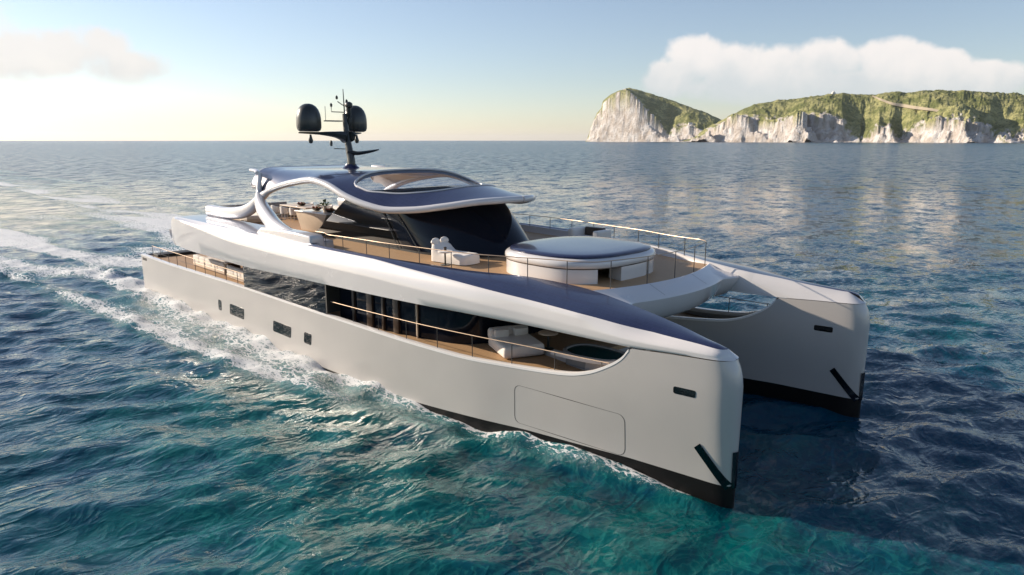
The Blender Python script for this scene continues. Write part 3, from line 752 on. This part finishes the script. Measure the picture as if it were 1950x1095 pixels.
dt = empty('dining_table', (9.3, .6, 4.9), 0, label='long pale dining table on dark legs on the aft upper deck', cat='table')
rbox('table_top', (0, 0, .73), (3.4, 1.3, .07), M['bar'], dt, .02)
for x in (-1.1, 1.1): rbox('leg', (x, 0, .35), (.3, .8, .68), M['wood'], dt, .02)
ch0 = None
def chair():
    o = empty('dining_chair', (0, 0, 0), cat='chair', group='dining chairs around the upper deck table')
    rows = []
    for k in np.linspace(-1.2, 1.2, 15):
        c, s_ = math.sin(k * 1.3), -math.cos(k * 1.3)
        h = .80 - .10 * abs(k) / 1.2
        rows.append([(c * .28, s_ * .26, .34), (c * .34, s_ * .32, .36), (c * .36, s_ * .35, h), (c * .31, s_ * .30, h + .02), (c * .27, s_ * .25, h - .03)])
    b = MB().grid(rows, closed_v=True)
    for r in (rows[0], rows[-1]): b.add(r, [tuple(range(5))])
    b.build('backrest', M['cushion'], o); rbox('seat', (0, .02, .42), (.5, .5, .14), M['cushion'], o, .06)
    for x in (-.2, .2):
        for y in (-.18, .2): MB().tube([(x, y, .36), (x * 1.15, y * 1.15, 0)], .02, 6).build('leg', M['cap'], o)
    return o
def copy_tree(o, parent=None):
    c = o.copy(); COL.objects.link(c); c.parent = parent
    for k in list(o.children): copy_tree(k, c)
    return c
ch0 = chair(); first = True
for side_, lab, yy, rz in ((-1, 'near', -.5, 0), (1, 'far', 1.7, math.pi)):
    for k, (x, pos) in enumerate(((8.1, 'nearest the stern'), (9.3, 'in the middle'), (10.5, 'nearest the bow'))):
        c = ch0 if first else copy_tree(ch0); first = False
        c.location = (x, yy, 4.9); c.rotation_euler = (0, 0, rz)
        c['label'] = f'white round-backed dining chair on the {lab} side of the long table, {pos}'
vs = MB().lathe([(.01, 0), (.09, 0), (.12, .12), (.07, .24), (.09, .3), (.08, .3), (.05, .2)], n=18).build('vase', M['bar']); vs.location = (16.3, -1.75, 5.965); tag(vs, 'small pale vase of greenery standing on the bar counter', 'vase')
b = MB()
for k in range(60):
    a, e, l = random.uniform(0, 6.28), random.uniform(.2, 1.4), random.uniform(.12, .34)
    d = np.array((math.cos(a) * math.cos(e), math.sin(a) * math.cos(e), math.sin(e))); p0 = np.array((0, 0, .26)) + d * l
    q = np.array((random.uniform(-1, 1), random.uniform(-1, 1), random.uniform(-1, 1))) * .05; b.add([p0 - q, p0 + d * .09, p0 + q, p0 - d * .05], [(0, 1, 2, 3)])
b.build('leaves', M['leaf'], vs)
def fruitbowl(loc, label):
    o = MB().lathe([(.01, 0), (.14, 0), (.26, .08), (.30, .14), (.28, .14), (.2, .06), (.01, .04)], n=24).build('fruit_bowl', M['wood']); o.location = loc; tag(o, label, 'bowl')
    for k in range(9):
        a = k * 2.4; r = .05 + .02 * k; MB().lathe([(.01, -.065), (.05, -.045), (.068, 0), (.05, .045), (.01, .06)], (r * math.cos(a), r * math.sin(a), .14 + .03 * (k % 2)), 10).build('fruit', M['fruit'] if k % 3 else M['leaf'], o)
fruitbowl((15.5, -1.8, 5.965), 'brown bowl heaped with fruit on the bar counter near its aft end')
fruitbowl((17.0, -1.85, 5.965), 'brown bowl of red fruit on the bar counter at its forward end')
fruitbowl((9.3, .6, 5.668), 'bowl of fruit in the middle of the long dining table')
# aft lounge
sofa('corner_sofa', (5.9, -1.2, 4.9), math.pi / 2, 4.6, 1.0, 'grey backed sofa across the very stern of the upper deck', None, 4, .78, .42, 'greyfab')
sofa('sunbed', (8.6, -2.9, 4.9), math.pi, 3.2, 1.0, 'white cushioned sunbed along the side of the upper aft deck', None, 3, .6, .42)
lt = empty('coffee_table', (8.0, -1.5, 4.9), 0, label='low white coffee table in front of the stern sofa', cat='table')
rbox('table_top', (0, 0, .38), (1.5, .9, .08), M['cap'], lt, .03); rbox('pedestal', (0, 0, .18), (.9, .5, .34), M['deckgrey'], lt, .03)
# ------------------------------------------------------------------ sea
def sea_axis(a, b, step, far, g=1.035):
    core = list(np.arange(a, b, step)); hi = []; x, s = b, step
    while x < far: hi.append(x); s *= g; x += s
    hi.append(far); lo = []; x, s = a - step, step
    while x > -far: lo.append(x); s *= g; x -= s
    lo.append(-far)
    return np.array(lo[::-1] + core + hi)
XS = sea_axis(-14, 60, .21, 45000); YS = sea_axis(-38, 16, .21, 45000)
def sea():
    X, Y = np.meshgrid(XS, YS, indexing='ij'); nx, ny = X.shape
    sx = np.gradient(XS)[:, None]; sy = np.gradient(YS)[None, :]; sp = np.maximum(sx, sy)
    rng = np.random.RandomState(3)
    Z = np.zeros_like(X); DX = np.zeros_like(X); DY = np.zeros_like(X)
    main = R(WAVE_DIR)
    for k in range(84):
        lam = .65 * (4.2 / .65) ** rng.rand(); a = .0050 * lam ** .85 * (.6 + .8 * rng.rand())
        th = main + rng.normal() * .62; kx, ky = 2 * np.pi / lam * math.cos(th), 2 * np.pi / lam * math.sin(th)
        att = np.clip((lam / sp - 2.5) / 3, 0, 1); ph = kx * X + ky * Y + rng.rand() * 6.283
        Z += a * att * np.sin(ph); DX += -.8 * a * att * math.cos(th) * np.cos(ph) * -1; DY += -.8 * a * att * math.sin(th) * np.cos(ph) * -1
    # hull side distance (starboard and port hulls) and wash
    t = 42 - X; w = wid(np.clip(t, 0, 60)) * .97
    foam = np.zeros_like(X); wash = np.zeros_like(X); calm = np.ones_like(X)
    edge = np.interp(X, [-120, -60, -20, -5, 5, 17, 24, 30, 36, 39, 42], [24, 18, 13.2, 11.3, 10.3, 9.6, 8.7, 7.8, 6.5, 5.7, 4.8])   # |y| of the outer wash line
    ay = abs(Y); hullo = np.where(X > 0.3, YC + w, np.interp(X, [-120, 0], [8, 6.3])); hulli = np.where(X > .3, YC - w, 0)
    n1 = np.zeros_like(X)
    for k in range(26):
        lam = .7 * (7 / .7) ** rng.rand(); th = rng.rand() * 6.283
        n1 += np.clip((lam / sp - 2.2) / 2, 0, 1) * (lam / 3) ** .5 * np.sin(2 * np.pi / lam * (math.cos(th) * X * .7 + math.sin(th) * Y) + rng.rand() * 6.283)
    n1 /= 3.5
    act = sst(X, 42.5, 33.)
    d_out = ay - hullo; band = np.maximum(edge - hullo, .25)
    inside = (ay > hulli) & (ay < edge + 1.2)
    u = d_out / band
    # foam densities
    near = np.exp(-(np.maximum(d_out, 0) / np.interp(X, [-20, 10, 25, 33, 40], [2.2, 1.3, .9, .5, .25])) ** 2) * (d_out > -.6)
    ridge = np.exp(-((ay - edge + .25) / np.interp(X, [-60, 0, 25, 40], [1.6, .9, .55, .3])) ** 2)
    mids = (u > 0) & (u < 1)
    f = .95 * near * sst(X, 35.5, 28) + .80 * ridge * sst(X, 33.5, 25) * np.interp(X, [-60, -20, -2, 9], [.0, .3, .7, 1.]) * np.where((Y > 0) & (X < 0), .0, 1) + .46 * mids * sst(X, 31, 20)
    f += (.42 * ridge + .78 * np.exp(-(np.maximum(d_out, 0) / .34) ** 2) * (d_out > -.6)) * sst(X, 42.0, 40.) * (1 - sst(X, 34., 29))
    # wake behind the stern
    aft = sst(X, 1.5, -4)
    streak = sum(np.exp(-((Y - c0 - c1 * (X + 10)) / wd) ** 2) * s_ for c0, c1, wd, s_ in ((-6.2, .03, 1.6, 1.15), (-3.6, -.02, 1.3, .5), (-9.8, .06, 1.2, .5), (4.5, -.02, 2.0, .65), (7.5, -.05, 2.2, .4), (0, 0, 1.6, .35)))
    decay = np.interp(X, [-150, -90, -40, -8, 0], [.0, .35, .72, 1., 1.])
    f += aft * decay * (streak * 1.05 + .52 * (ay < np.interp(X, [-150, -40, 0], [17, 12.5, 10])))
    between = (ay < hulli) & (X > .3)
    f = np.where(between, .35 * sst(X, 22, 4), f)
    n2 = np.zeros_like(X)
    for k in range(22):
        lam = 3.5 * (26 / 3.5) ** rng.rand(); th = rng.rand() * 6.283
        n2 += np.sin(2 * np.pi / lam * (math.cos(th) * X * .45 + math.sin(th) * Y * 1.3) + rng.rand() * 6.283)
    n2 = np.clip(n2 / 3.3, -1.2, 1.2)
    f = f * np.where(X < 2, np.clip(.72 + .55 * n2, .05, 1.2), np.clip(.9 + .25 * n2, .3, 1.1))
    foam = np.where(f < .5, f, .5 + .40 * np.tanh((f - .5) / .5))
    foam = np.clip(foam, 0, 1)
    # wash relief
    wash += .13 * near * np.where(Y > 0, sst(X, -3, 3), sst(X, -25, 0)) * sst(X, 41.6, 37) * (1 + .6 * n1) + .10 * ridge * np.where(Y > 0, sst(X, 0, 8), 1) * sst(X, 41.5, 36.5) * np.interp(X, [-40, 0, 20, 38], [.3, .8, 1.1, 1.2]) * (1 + .4 * n1)
    bump = .20 * np.exp(-((X - 37.6) / 1.5) ** 2) * np.exp(-(np.maximum(d_out, 0) / .55) ** 2) * (d_out > -.5)
    wash += bump * (1 + .4 * n1)
    wash -= .20 * np.exp(-(np.maximum(d_out, 0) / .7) ** 2) * (d_out > -.6) * np.exp(-((X - 31.8) / 2.2) ** 2)
    wash += .16 * np.exp(-((d_out - .16) / .30) ** 2) * (d_out > -.5) * sst(X, 42.1, 40.8) * (1 - sst(X, 36, 33)) * (.8 + .9 * n1)
    wash += .05 * n1 * np.clip(foam * 1.6, 0, 1)
    Z = Z * np.where(inside & (X > -30) & (X < 42), .75, 1) + wash
    V = np.stack([X + DX, Y + DY, Z], -1).reshape(-1, 3)
    me = bpy.data.meshes.new('sea'); nf = (nx - 1) * (ny - 1)
    me.vertices.add(nx * ny); me.vertices.foreach_set('co', V.ravel().astype(np.float32))
    i = (np.arange(nx - 1)[:, None] * ny + np.arange(ny - 1)[None, :]).ravel()
    q = np.stack([i, i + ny, i + ny + 1, i + 1], -1).ravel().astype(np.int32)
    me.loops.add(nf * 4); me.loops.foreach_set('vertex_index', q)
    me.polygons.add(nf); me.polygons.foreach_set('loop_start', np.arange(0, nf * 4, 4, dtype=np.int32)); me.polygons.foreach_set('loop_total', np.full(nf, 4, np.int32))
    me.update(calc_edges=True); me.validate()
    at = me.attributes.new('foam', 'FLOAT', 'POINT'); at.data.foreach_set('value', foam.ravel().astype(np.float32))
    # shallow turquoise water near the boat, deep blue further off
    teal = np.exp(-(((X - 40) / 10) ** 2 + ((Y + 12.5) / 6.5) ** 2)) + .75 * np.exp(-(((X - 27) / 9) ** 2 + ((Y + 11) / 5.0) ** 2)) + .8 * (foam > .15) * .6 + .45 * np.exp(-(((X - 45) / 5) ** 2 + ((Y + 3) / 6) ** 2)) + .25 * np.exp(-(((X - 36) / 20) ** 2 + ((Y - 20) / 14) ** 2))
    at = me.attributes.new('shallow', 'FLOAT', 'POINT'); at.data.foreach_set('value', np.clip(teal, 0, 1).ravel().astype(np.float32))
    at = me.attributes.new('chop', 'FLOAT', 'POINT'); at.data.foreach_set('value', (1 + 1.7 * sst(np.hypot(X - 38, Y + 5), 45, 260)).ravel().astype(np.float32))
    o = link(me, 'sea', sea_mat(), None, True, 180); o['kind'] = 'structure'
    return o
def sea_mat():
    m = bpy.data.materials.new('sea_water'); m.use_nodes = True; nt = m.node_tree; p = nt.nodes['Principled BSDF']; out = nt.nodes['Material Output']
    geo = nd(nt, 'ShaderNodeNewGeometry'); v = geo.outputs['Position']
    fa = nd(nt, 'ShaderNodeAttribute'); fa.attribute_name = 'foam'; ta = nd(nt, 'ShaderNodeAttribute'); ta.attribute_name = 'shallow'
    rot = R(WAVE_DIR)
    v1 = mapping(nt, v, (1, .55, 1), (0, 0, -rot))
    big = noise(nt, v, .05, 3, .6); mid = noise(nt, mapping(nt, v, (1, .55, 1), (0, 0, -rot)), .35, 4, .6, .8)
    tf = math_(nt, 'MULTIPLY', ta.outputs['Fac'], smooth(nt, mid, .28, .68, .35, 1.15), clamp=True)
    tf = math_(nt, 'ADD', tf, smooth(nt, math_(nt, 'ADD', math_(nt, 'MULTIPLY', big, .5), math_(nt, 'MULTIPLY', mid, .5)), .46, .62, 0, .5), clamp=True)
    c = mixc(nt, tf, DEEP, TEAL)
    # caustic-like curves of light refracted from the seabed, painted in as paler teal
    rid = math_(nt, 'ABSOLUTE', math_(nt, 'SUBTRACT', noise(nt, v, 1.1, 3, .5, 1.6), .5))
    rid = math_(nt, 'MULTIPLY', smooth(nt, rid, .06, .0), math_(nt, 'MULTIPLY', ta.outputs['Fac'], .42))
    c = mixc(nt, rid, c, PALE)
    c = mixc(nt, math_(nt, 'MULTIPLY', smooth(nt, fa.outputs['Fac'], .08, .7), .75), c, rgb(.02, .15, .17))      # churned, aerated water
    nt.links.new(c, p.inputs['Base Color'])
    p.inputs['Subsurface Weight'].default_value = .45; p.inputs['Subsurface Scale'].default_value = 1.2; p.inputs['Subsurface Radius'].default_value = (.3, 1., 1.2)
    ca = nd(nt, 'ShaderNodeAttribute'); ca.attribute_name = 'chop'
    nt.links.new(smooth(nt, ca.outputs['Fac'], 1.0, 2.7, .035, .19), p.inputs['Roughness']); p.inputs['IOR'].default_value = 1.333; p.inputs['Specular IOR Level'].default_value = .5
    rdg = lambda n_: math_(nt, 'SUBTRACT', 1, math_(nt, 'ABSOLUTE', math_(nt, 'SUBTRACT', math_(nt, 'MULTIPLY', n_, 2), 1)))
    h1 = rdg(noise(nt, v1, 1.5, 2, .5, .6)); h2 = noise(nt, mapping(nt, v, (1, .7, 1), (0, 0, -rot + .5)), 4.6, 3, .6, .4)
    h0 = noise(nt, mapping(nt, v, (1, .45, 1), (0, 0, -rot - .2)), .22, 3, .5)
    h = math_(nt, 'ADD', math_(nt, 'MULTIPLY', h1, BUMP1), math_(nt, 'ADD', math_(nt, 'MULTIPLY', h2, BUMP2), math_(nt, 'MULTIPLY', h0, BUMP0)))
    h = math_(nt, 'ADD', h, math_(nt, 'MULTIPLY', math_(nt, 'MULTIPLY', fa.outputs['Fac'], noise(nt, v, 4.5, 6, .7, 1.0)), .16))
    bn = nd(nt, 'ShaderNodeBump'); bn.inputs['Strength'].default_value = 1; bn.inputs['Distance'].default_value = 1
    nt.links.new(h, bn.inputs['Height'])
    # small ripples as slopes, so that they keep roughening the far water too
    def slope(sc, amp, sx=1., sy=.65):
        t = nd(nt, 'ShaderNodeTexNoise'); nt.links.new(mapping(nt, v, (sx, sy, 1), (0, 0, -rot)), t.inputs['Vector']); t.inputs['Scale'].default_value = sc; t.inputs['Detail'].default_value = 1.2
        q = nd(nt, 'ShaderNodeVectorMath'); q.operation = 'MULTIPLY_ADD'; nt.links.new(t.outputs['Color'], q.inputs[0]); q.inputs[1].default_value = (amp, amp, 0); q.inputs[2].default_value = (-amp / 2, -amp / 2, 0)
        return q.outputs[0]
    def vadd(a_, b_):
        q = nd(nt, 'ShaderNodeVectorMath'); q.operation = 'ADD'; nt.links.new(a_, q.inputs[0]); nt.links.new(b_, q.inputs[1]); return q.outputs[0]
    sl = vadd(slope(1.7, SL1), slope(6., SL2)); sl = vadd(sl, slope(.35, SL0))
    nn = nd(nt, 'ShaderNodeVectorMath'); nn.operation = 'NORMALIZE'; sk = nd(nt, 'ShaderNodeVectorMath'); sk.operation = 'SCALE'; nt.links.new(sl, sk.inputs[0]); nt.links.new(ca.outputs['Fac'], sk.inputs['Scale']); nt.links.new(vadd(bn.outputs[0], sk.outputs[0]), nn.inputs[0]); nt.links.new(nn.outputs[0], p.inputs['Normal'])
    # foam
    fm = nd(nt, 'ShaderNodeBsdfPrincipled'); fm.inputs['Base Color'].default_value = rgb(.80, .81, .81); fm.inputs['Roughness'].default_value = .75
    vs_ = mapping(nt, v, (.55, 1.15, 1))
    a = noise(nt, vs_, 5.5, 9, .78, 1.6); b = noise(nt, vs_, .9, 6, .65, 1.0)
    vor = nd(nt, 'ShaderNodeTexVoronoi'); vor.feature = 'DISTANCE_TO_EDGE'; vor.inputs['Scale'].default_value = 2.4
    dv = nd(nt, 'ShaderNodeVectorMath'); dv.operation = 'ADD'; nt.links.new(vs_, dv.inputs[0])
    ns = nd(nt, 'ShaderNodeTexNoise'); nt.links.new(vs_, ns.inputs['Vector']); ns.inputs['Scale'].default_value = 2.2; ns.inputs['Detail'].default_value = 4
    nt.links.new(ns.outputs['Color'], dv.inputs[1]); nt.links.new(dv.outputs[0], vor.inputs['Vector'])
    lace = smooth(nt, vor.outputs['Distance'], .16, .0)
    pat = math_(nt, 'ADD', math_(nt, 'MULTIPLY', a, .74), math_(nt, 'ADD', math_(nt, 'MULTIPLY', b, .16), math_(nt, 'MULTIPLY', lace, .15)))
    th = math_(nt, 'SUBTRACT', .82, math_(nt, 'MULTIPLY', fa.outputs['Fac'], .50))
    fac = smooth(nt, math_(nt, 'SUBTRACT', pat, th), -.015, .07)
    fac = math_(nt, 'MULTIPLY', fac, smooth(nt, fa.outputs['Fac'], .02, .15))
    fb = nd(nt, 'ShaderNodeBump'); fb.inputs['Strength'].default_value = .8; fb.inputs['Distance'].default_value = .12
    nt.links.new(math_(nt, 'ADD', a, h), fb.inputs['Height']); nt.links.new(fb.outputs[0], fm.inputs['Normal'])
    mx = nd(nt, 'ShaderNodeMixShader'); nt.links.new(math_(nt, 'MULTIPLY', fac, .92), mx.inputs[0]); nt.links.new(p.outputs[0], mx.inputs[1]); nt.links.new(fm.outputs[0], mx.inputs[2])
    nt.links.new(mx.outputs[0], out.inputs[0])
    return m
WAVE_DIR = 140.
DEEP, TEAL, PALE = rgb(.001, .034, .074), rgb(.0, .080, .086), rgb(.02, .19, .17)
BUMP0, BUMP1, BUMP2 = .06, .065, .022
SL0, SL1, SL2 = .40, .36, .20
sea()

# ------------------------------------------------------------------ headlands across the bay
def vnoise(x, y, seed):
    rng = np.random.RandomState(seed); tab = rng.rand(256, 256)
    xi, yi = np.floor(x).astype(int), np.floor(y).astype(int); fx, fy = x - xi, y - yi
    fx, fy = fx * fx * (3 - 2 * fx), fy * fy * (3 - 2 * fy)
    g = lambda a, b: tab[a % 256, b % 256]
    return (g(xi, yi) * (1 - fx) * (1 - fy) + g(xi + 1, yi) * fx * (1 - fy) + g(xi, yi + 1) * (1 - fx) * fy + g(xi + 1, yi + 1) * fx * fy) - .5
def fbm(x, y, seed, oct=5, gain=.5):
    s, a = 0, 1
    for k in range(oct): s = s + a * vnoise(x * 2 ** k, y * 2 ** k, seed + k); a *= gain
    return s
class Headland:
    def __init__(s, ridge, cliff, Z0, slope, depth, seed, rockiness):
        s.r, s.c, s.Z0, s.k, s.D, s.seed, s.rk = np.array(ridge, float), np.array(cliff, float), Z0, slope, depth, seed, rockiness
    def shore(s, p):
        a = (np.asarray(p, float) - 975) / FPX * CP
        return a, s.Z0 / (1 + s.k * a)
    def h(s, p, v):
        a, Z = s.shore(p)
        rs = np.array([rise(q) for q in s.r[:, 1]]); cs = np.array([rise(q) for q in s.c[:, 1]])
        jag = fbm(p / 16., p * 0 + .3, s.seed + 40, 4)
        top = np.interp(p, s.r[:, 0], rs) * (Z + s.D * .55) + 9.7
        cl = np.maximum(np.interp(p, s.c[:, 0], cs) * (Z + 60) + 9.7 + jag * 11, 1.)
        cl = np.minimum(cl, top * .985); cl = np.where(np.interp(p, s.c[:, 0], s.c[:, 1]) > 266, np.minimum(cl, 3), cl)
        f = np.clip(v / 120., 0, 1); rock = np.minimum(cl, top) * (1 - (1 - f) ** 1.35)
        g = sst(v, 60, s.D * .55); back = 1 - sst(v, s.D * .6, s.D)
        hh = np.where(v < 60, rock, np.maximum(rock, cl + (top - cl) * (g ** .75)))
        return hh * back
    def pos(s, p, v):
        p = np.asarray(p, float); v = np.asarray(v, float)
        a, Z = s.shore(p)
        Zc = Z + v; X = a * Z * (1 + v / Z)
        return np.stack([CAM[0] + FW[0] * Zc + RT[0] * X, CAM[1] + FW[1] * Zc + RT[1] * X], -1)
    def build(s, name, p0, p1, label=None):
        ps = np.arange(p0, p1, 1.1); vs = np.concatenate([np.linspace(-60, 130, 50), np.linspace(138, s.D, 70)])
        PP, VV = np.meshgrid(ps, vs, indexing='ij')
        # buttresses: the shore line juts in and out, steep on their lit left faces
        saw = fbm((PP + VV * .30) / 58., VV / 260., s.seed, 3, .45) * 170 + fbm((PP - VV * .22) / 19., VV / 60., s.seed + 9, 4, .5) * 34
        Vq = VV + saw * s.rk * (1 - sst(VV, 90, 300))
        H = s.h(PP, np.maximum(Vq, 0)) * (Vq > -5) - 6 * (Vq <= 0)
        veg = sst(VV, 90, 160)
        H = H + (fbm(PP / 3., VV / 14., s.seed + 20, 3) * 5 + fbm(PP / 12., VV / 70., s.seed + 25, 4) * 9 + fbm(PP / 60., VV / 300., s.seed + 27, 2) * 14) * veg * np.clip(H / 60, 0, 1)
        H = H + (fbm(PP / 5., H / 9., s.seed + 30, 4) * 9 + fbm(PP / 24., H / 22., s.seed + 33, 3) * 16) * (1 - veg) * np.clip(H / 20, 0, 1)
        XY = s.pos(PP, VV); V = np.concatenate([XY, H[..., None]], -1)
        b = MB(); b.grid(V)
        me = bpy.data.meshes.new(name); me.from_pydata(b.v, [], b.f)
        at = me.attributes.new('grass', 'FLOAT', 'POINT')
        a, Z = s.shore(PP); cs = np.array([rise(q) for q in s.c[:, 1]])
        cl = np.interp(PP, s.c[:, 0], cs) * (Z + 60) + 9.7
        gr = sst(H - cl + fbm(PP / 8., H / 14., s.seed + 50, 4) * 55, -8, 14)
        at.data.foreach_set('value', gr.ravel().astype(np.float32))
        o = link(me, name, land_mat(), None, True, 180); o['kind'] = 'structure'
        return o
def land_mat():
    if 'headland' in bpy.data.materials: return bpy.data.materials['headland']
    m = bpy.data.materials.new('headland'); m.use_nodes = True; nt = m.node_tree; p = nt.nodes['Principled BSDF']
    geo = nd(nt, 'ShaderNodeNewGeometry'); v = geo.outputs['Position']
    at = nd(nt, 'ShaderNodeAttribute'); at.attribute_name = 'grass'
    s1 = noise(nt, mapping(nt, v, (1, 1, .75)), .022, 6, .65, .5); s2 = noise(nt, v, .08, 5, .65)
    rock = mixc(nt, smooth(nt, s1, .35, .68), rgb(.44, .38, .325), rgb(.68, .65, .62))
    rock = mixc(nt, smooth(nt, s2, .55, .72), rock, rgb(.20, .17, .13))
    g1 = noise(nt, v, .012, 5, .6); g2 = noise(nt, v, .07, 4, .7)
    gr = mixc(nt, smooth(nt, g1, .40, .6), rgb(.15, .165, .055), rgb(.36, .345, .15))
    gr = mixc(nt, smooth(nt, g2, .50, .66), gr, rgb(.07, .095, .03))
    c = mixc(nt, at.outputs['Fac'], rock, gr)
    nt.links.new(c, p.inputs['Base Color']); p.inputs['Roughness'].default_value = .9; p.inputs['Specular IOR Level'].default_value = .15
    bn = nd(nt, 'ShaderNodeBump'); bn.inputs['Strength'].default_value = .9; bn.inputs['Distance'].default_value = 9
    nt.links.new(math_(nt, 'ADD', s2, math_(nt, 'MULTIPLY', s1, 1.5)), bn.inputs['Height']); nt.links.new(bn.outputs[0], p.inputs['Normal'])
    return m
right_land = Headland([(1300, 268), (1322, 262), (1340, 246), (1362, 236), (1390, 220), (1415, 208), (1432, 200), (1470, 193), (1520, 187), (1560, 182), (1590, 178), (1630, 181), (1660, 181), (1690, 176), (1720, 174), (1760, 171), (1800, 173), (1850, 172), (1880, 174), (1910, 178), (1950, 182), (2050, 192), (2200, 215), (2350, 262)],
                      [(1300, 268), (1325, 265), (1345, 252), (1362, 240), (1390, 222), (1420, 222), (1450, 231), (1490, 231), (1520, 216), (1545, 216), (1575, 222), (1602, 232), (1622, 258), (1640, 267), (1655, 262), (1670, 242), (1690, 242), (1712, 262), (1732, 246), (1760, 231), (1790, 229), (1840, 229), (1880, 246), (1892, 260), (1950, 260), (2350, 266)], 5500, 1.2, 900, 11, 1.)
left_land = Headland([(1117, 268), (1120, 258), (1127, 236), (1135, 216), (1143, 207), (1146, 192), (1160, 179), (1178, 172), (1195, 167), (1215, 171), (1250, 183), (1290, 197), (1330, 211), (1362, 224), (1390, 240), (1430, 262)],
                     [(1117, 268), (1122, 256), (1130, 232), (1138, 217), (1150, 195), (1165, 182), (1190, 171), (1205, 182), (1225, 206), (1245, 222), (1260, 240), (1272, 256), (1285, 244), (1310, 240), (1340, 250), (1390, 262), (1430, 267)], 6600, 1.2, 800, 70, .8)
right_land.build('headland', 1296, 2352); left_land.build('headland', 1115, 1432)
# pale track across the right-hand slope
def find_v(L, p, py):
    vs = np.linspace(60, L.D * .56, 400); a, Z = L.shore(p)
    r = (L.h(np.full_like(vs, p), vs) - 9.7) / (Z + vs); i = int(np.argmin(abs(r - rise(py)))); return vs[i]
rows = []
for p_, y_ in zip(np.linspace(1652, 1795, 40), np.interp(np.linspace(1652, 1795, 40), [1652, 1670, 1690, 1730, 1770, 1795], [184, 192, 199, 206, 211, 217])):
    v = find_v(right_land, p_, y_); q = []
    for dv in (-12, 0, 12):
        xy = right_land.pos(p_, v + dv); q.append((xy[0], xy[1], float(right_land.h(np.array([p_]), np.array([v + dv]))[0]) + 5))
    rows.append(q)
pm = mat('pale_dirt', (.46, .38, .26), .9, 0, 0, .1, .02); po = MB().grid(rows).build('path', pm); po['kind'] = 'structure'
def house(L, p_, v, w, d, hgt, label, dome=False):
    xy = L.pos(p_, v); z = float(L.h(np.array([float(p_)]), np.array([float(v)]))[0])
    o = empty('house', (xy[0], xy[1], z), YAW, label=label, cat='house')
    rbox('wall', (0, 0, hgt / 2 - 3), (d, w, hgt + 6), M['render_w'], o, .2)
    if dome: MB().lathe([(w * .34, 0), (w * .34, 2), (w * .27, 5), (w * .15, 7), (.1, 8)], (0, 0, hgt), 20).build('dome', M['render_w'], o)
    else:
        b = MB(); b.add([(-d / 2 - 1, -w / 2 - 1, hgt), (d / 2 + 1, -w / 2 - 1, hgt), (d / 2 + 1, w / 2 + 1, hgt), (-d / 2 - 1, w / 2 + 1, hgt), (0, -w / 2 - 1, hgt + 4), (0, w / 2 + 1, hgt + 4)], [(0, 1, 4), (2, 3, 5), (1, 2, 5, 4), (3, 0, 4, 5), (3, 2, 1, 0)]); b.build('roof', M['deckgrey'], o)
    for k in (-.25, .25): rbox('window', (-d / 2 - .05, w * k, hgt * .5), (.2, 2.2, 2.6), M['dark'], o, .02)
house(right_land, 1579, 470, 18, 14, 9, 'small white domed building on the highest point of the green headland', True)
house(left_land, 1313, 120, 26, 16, 9, 'small white house low on the left headland near its rocky foot')

# ------------------------------------------------------------------ air
def haze():
    mn, mx = np.array((-46000., -46000., -3.)), np.array((46000., 46000., 420.))
    o = MB().box((mn + mx) / 2, mx - mn).build('haze', None, sm=False); o['kind'] = 'stuff'
    m = bpy.data.materials.new('haze'); m.use_nodes = True; nt = m.node_tree; nt.nodes.clear()
    out = nd(nt, 'ShaderNodeOutputMaterial'); v = nd(nt, 'ShaderNodeVolumePrincipled'); v.inputs['Color'].default_value = rgb(.95, .96, 1.); v.inputs['Density'].default_value = HAZE; v.inputs['Anisotropy'].default_value = .3
    nt.links.new(v.outputs[0], out.inputs['Volume']); o.data.materials.append(m)
HAZE = .000015
haze()
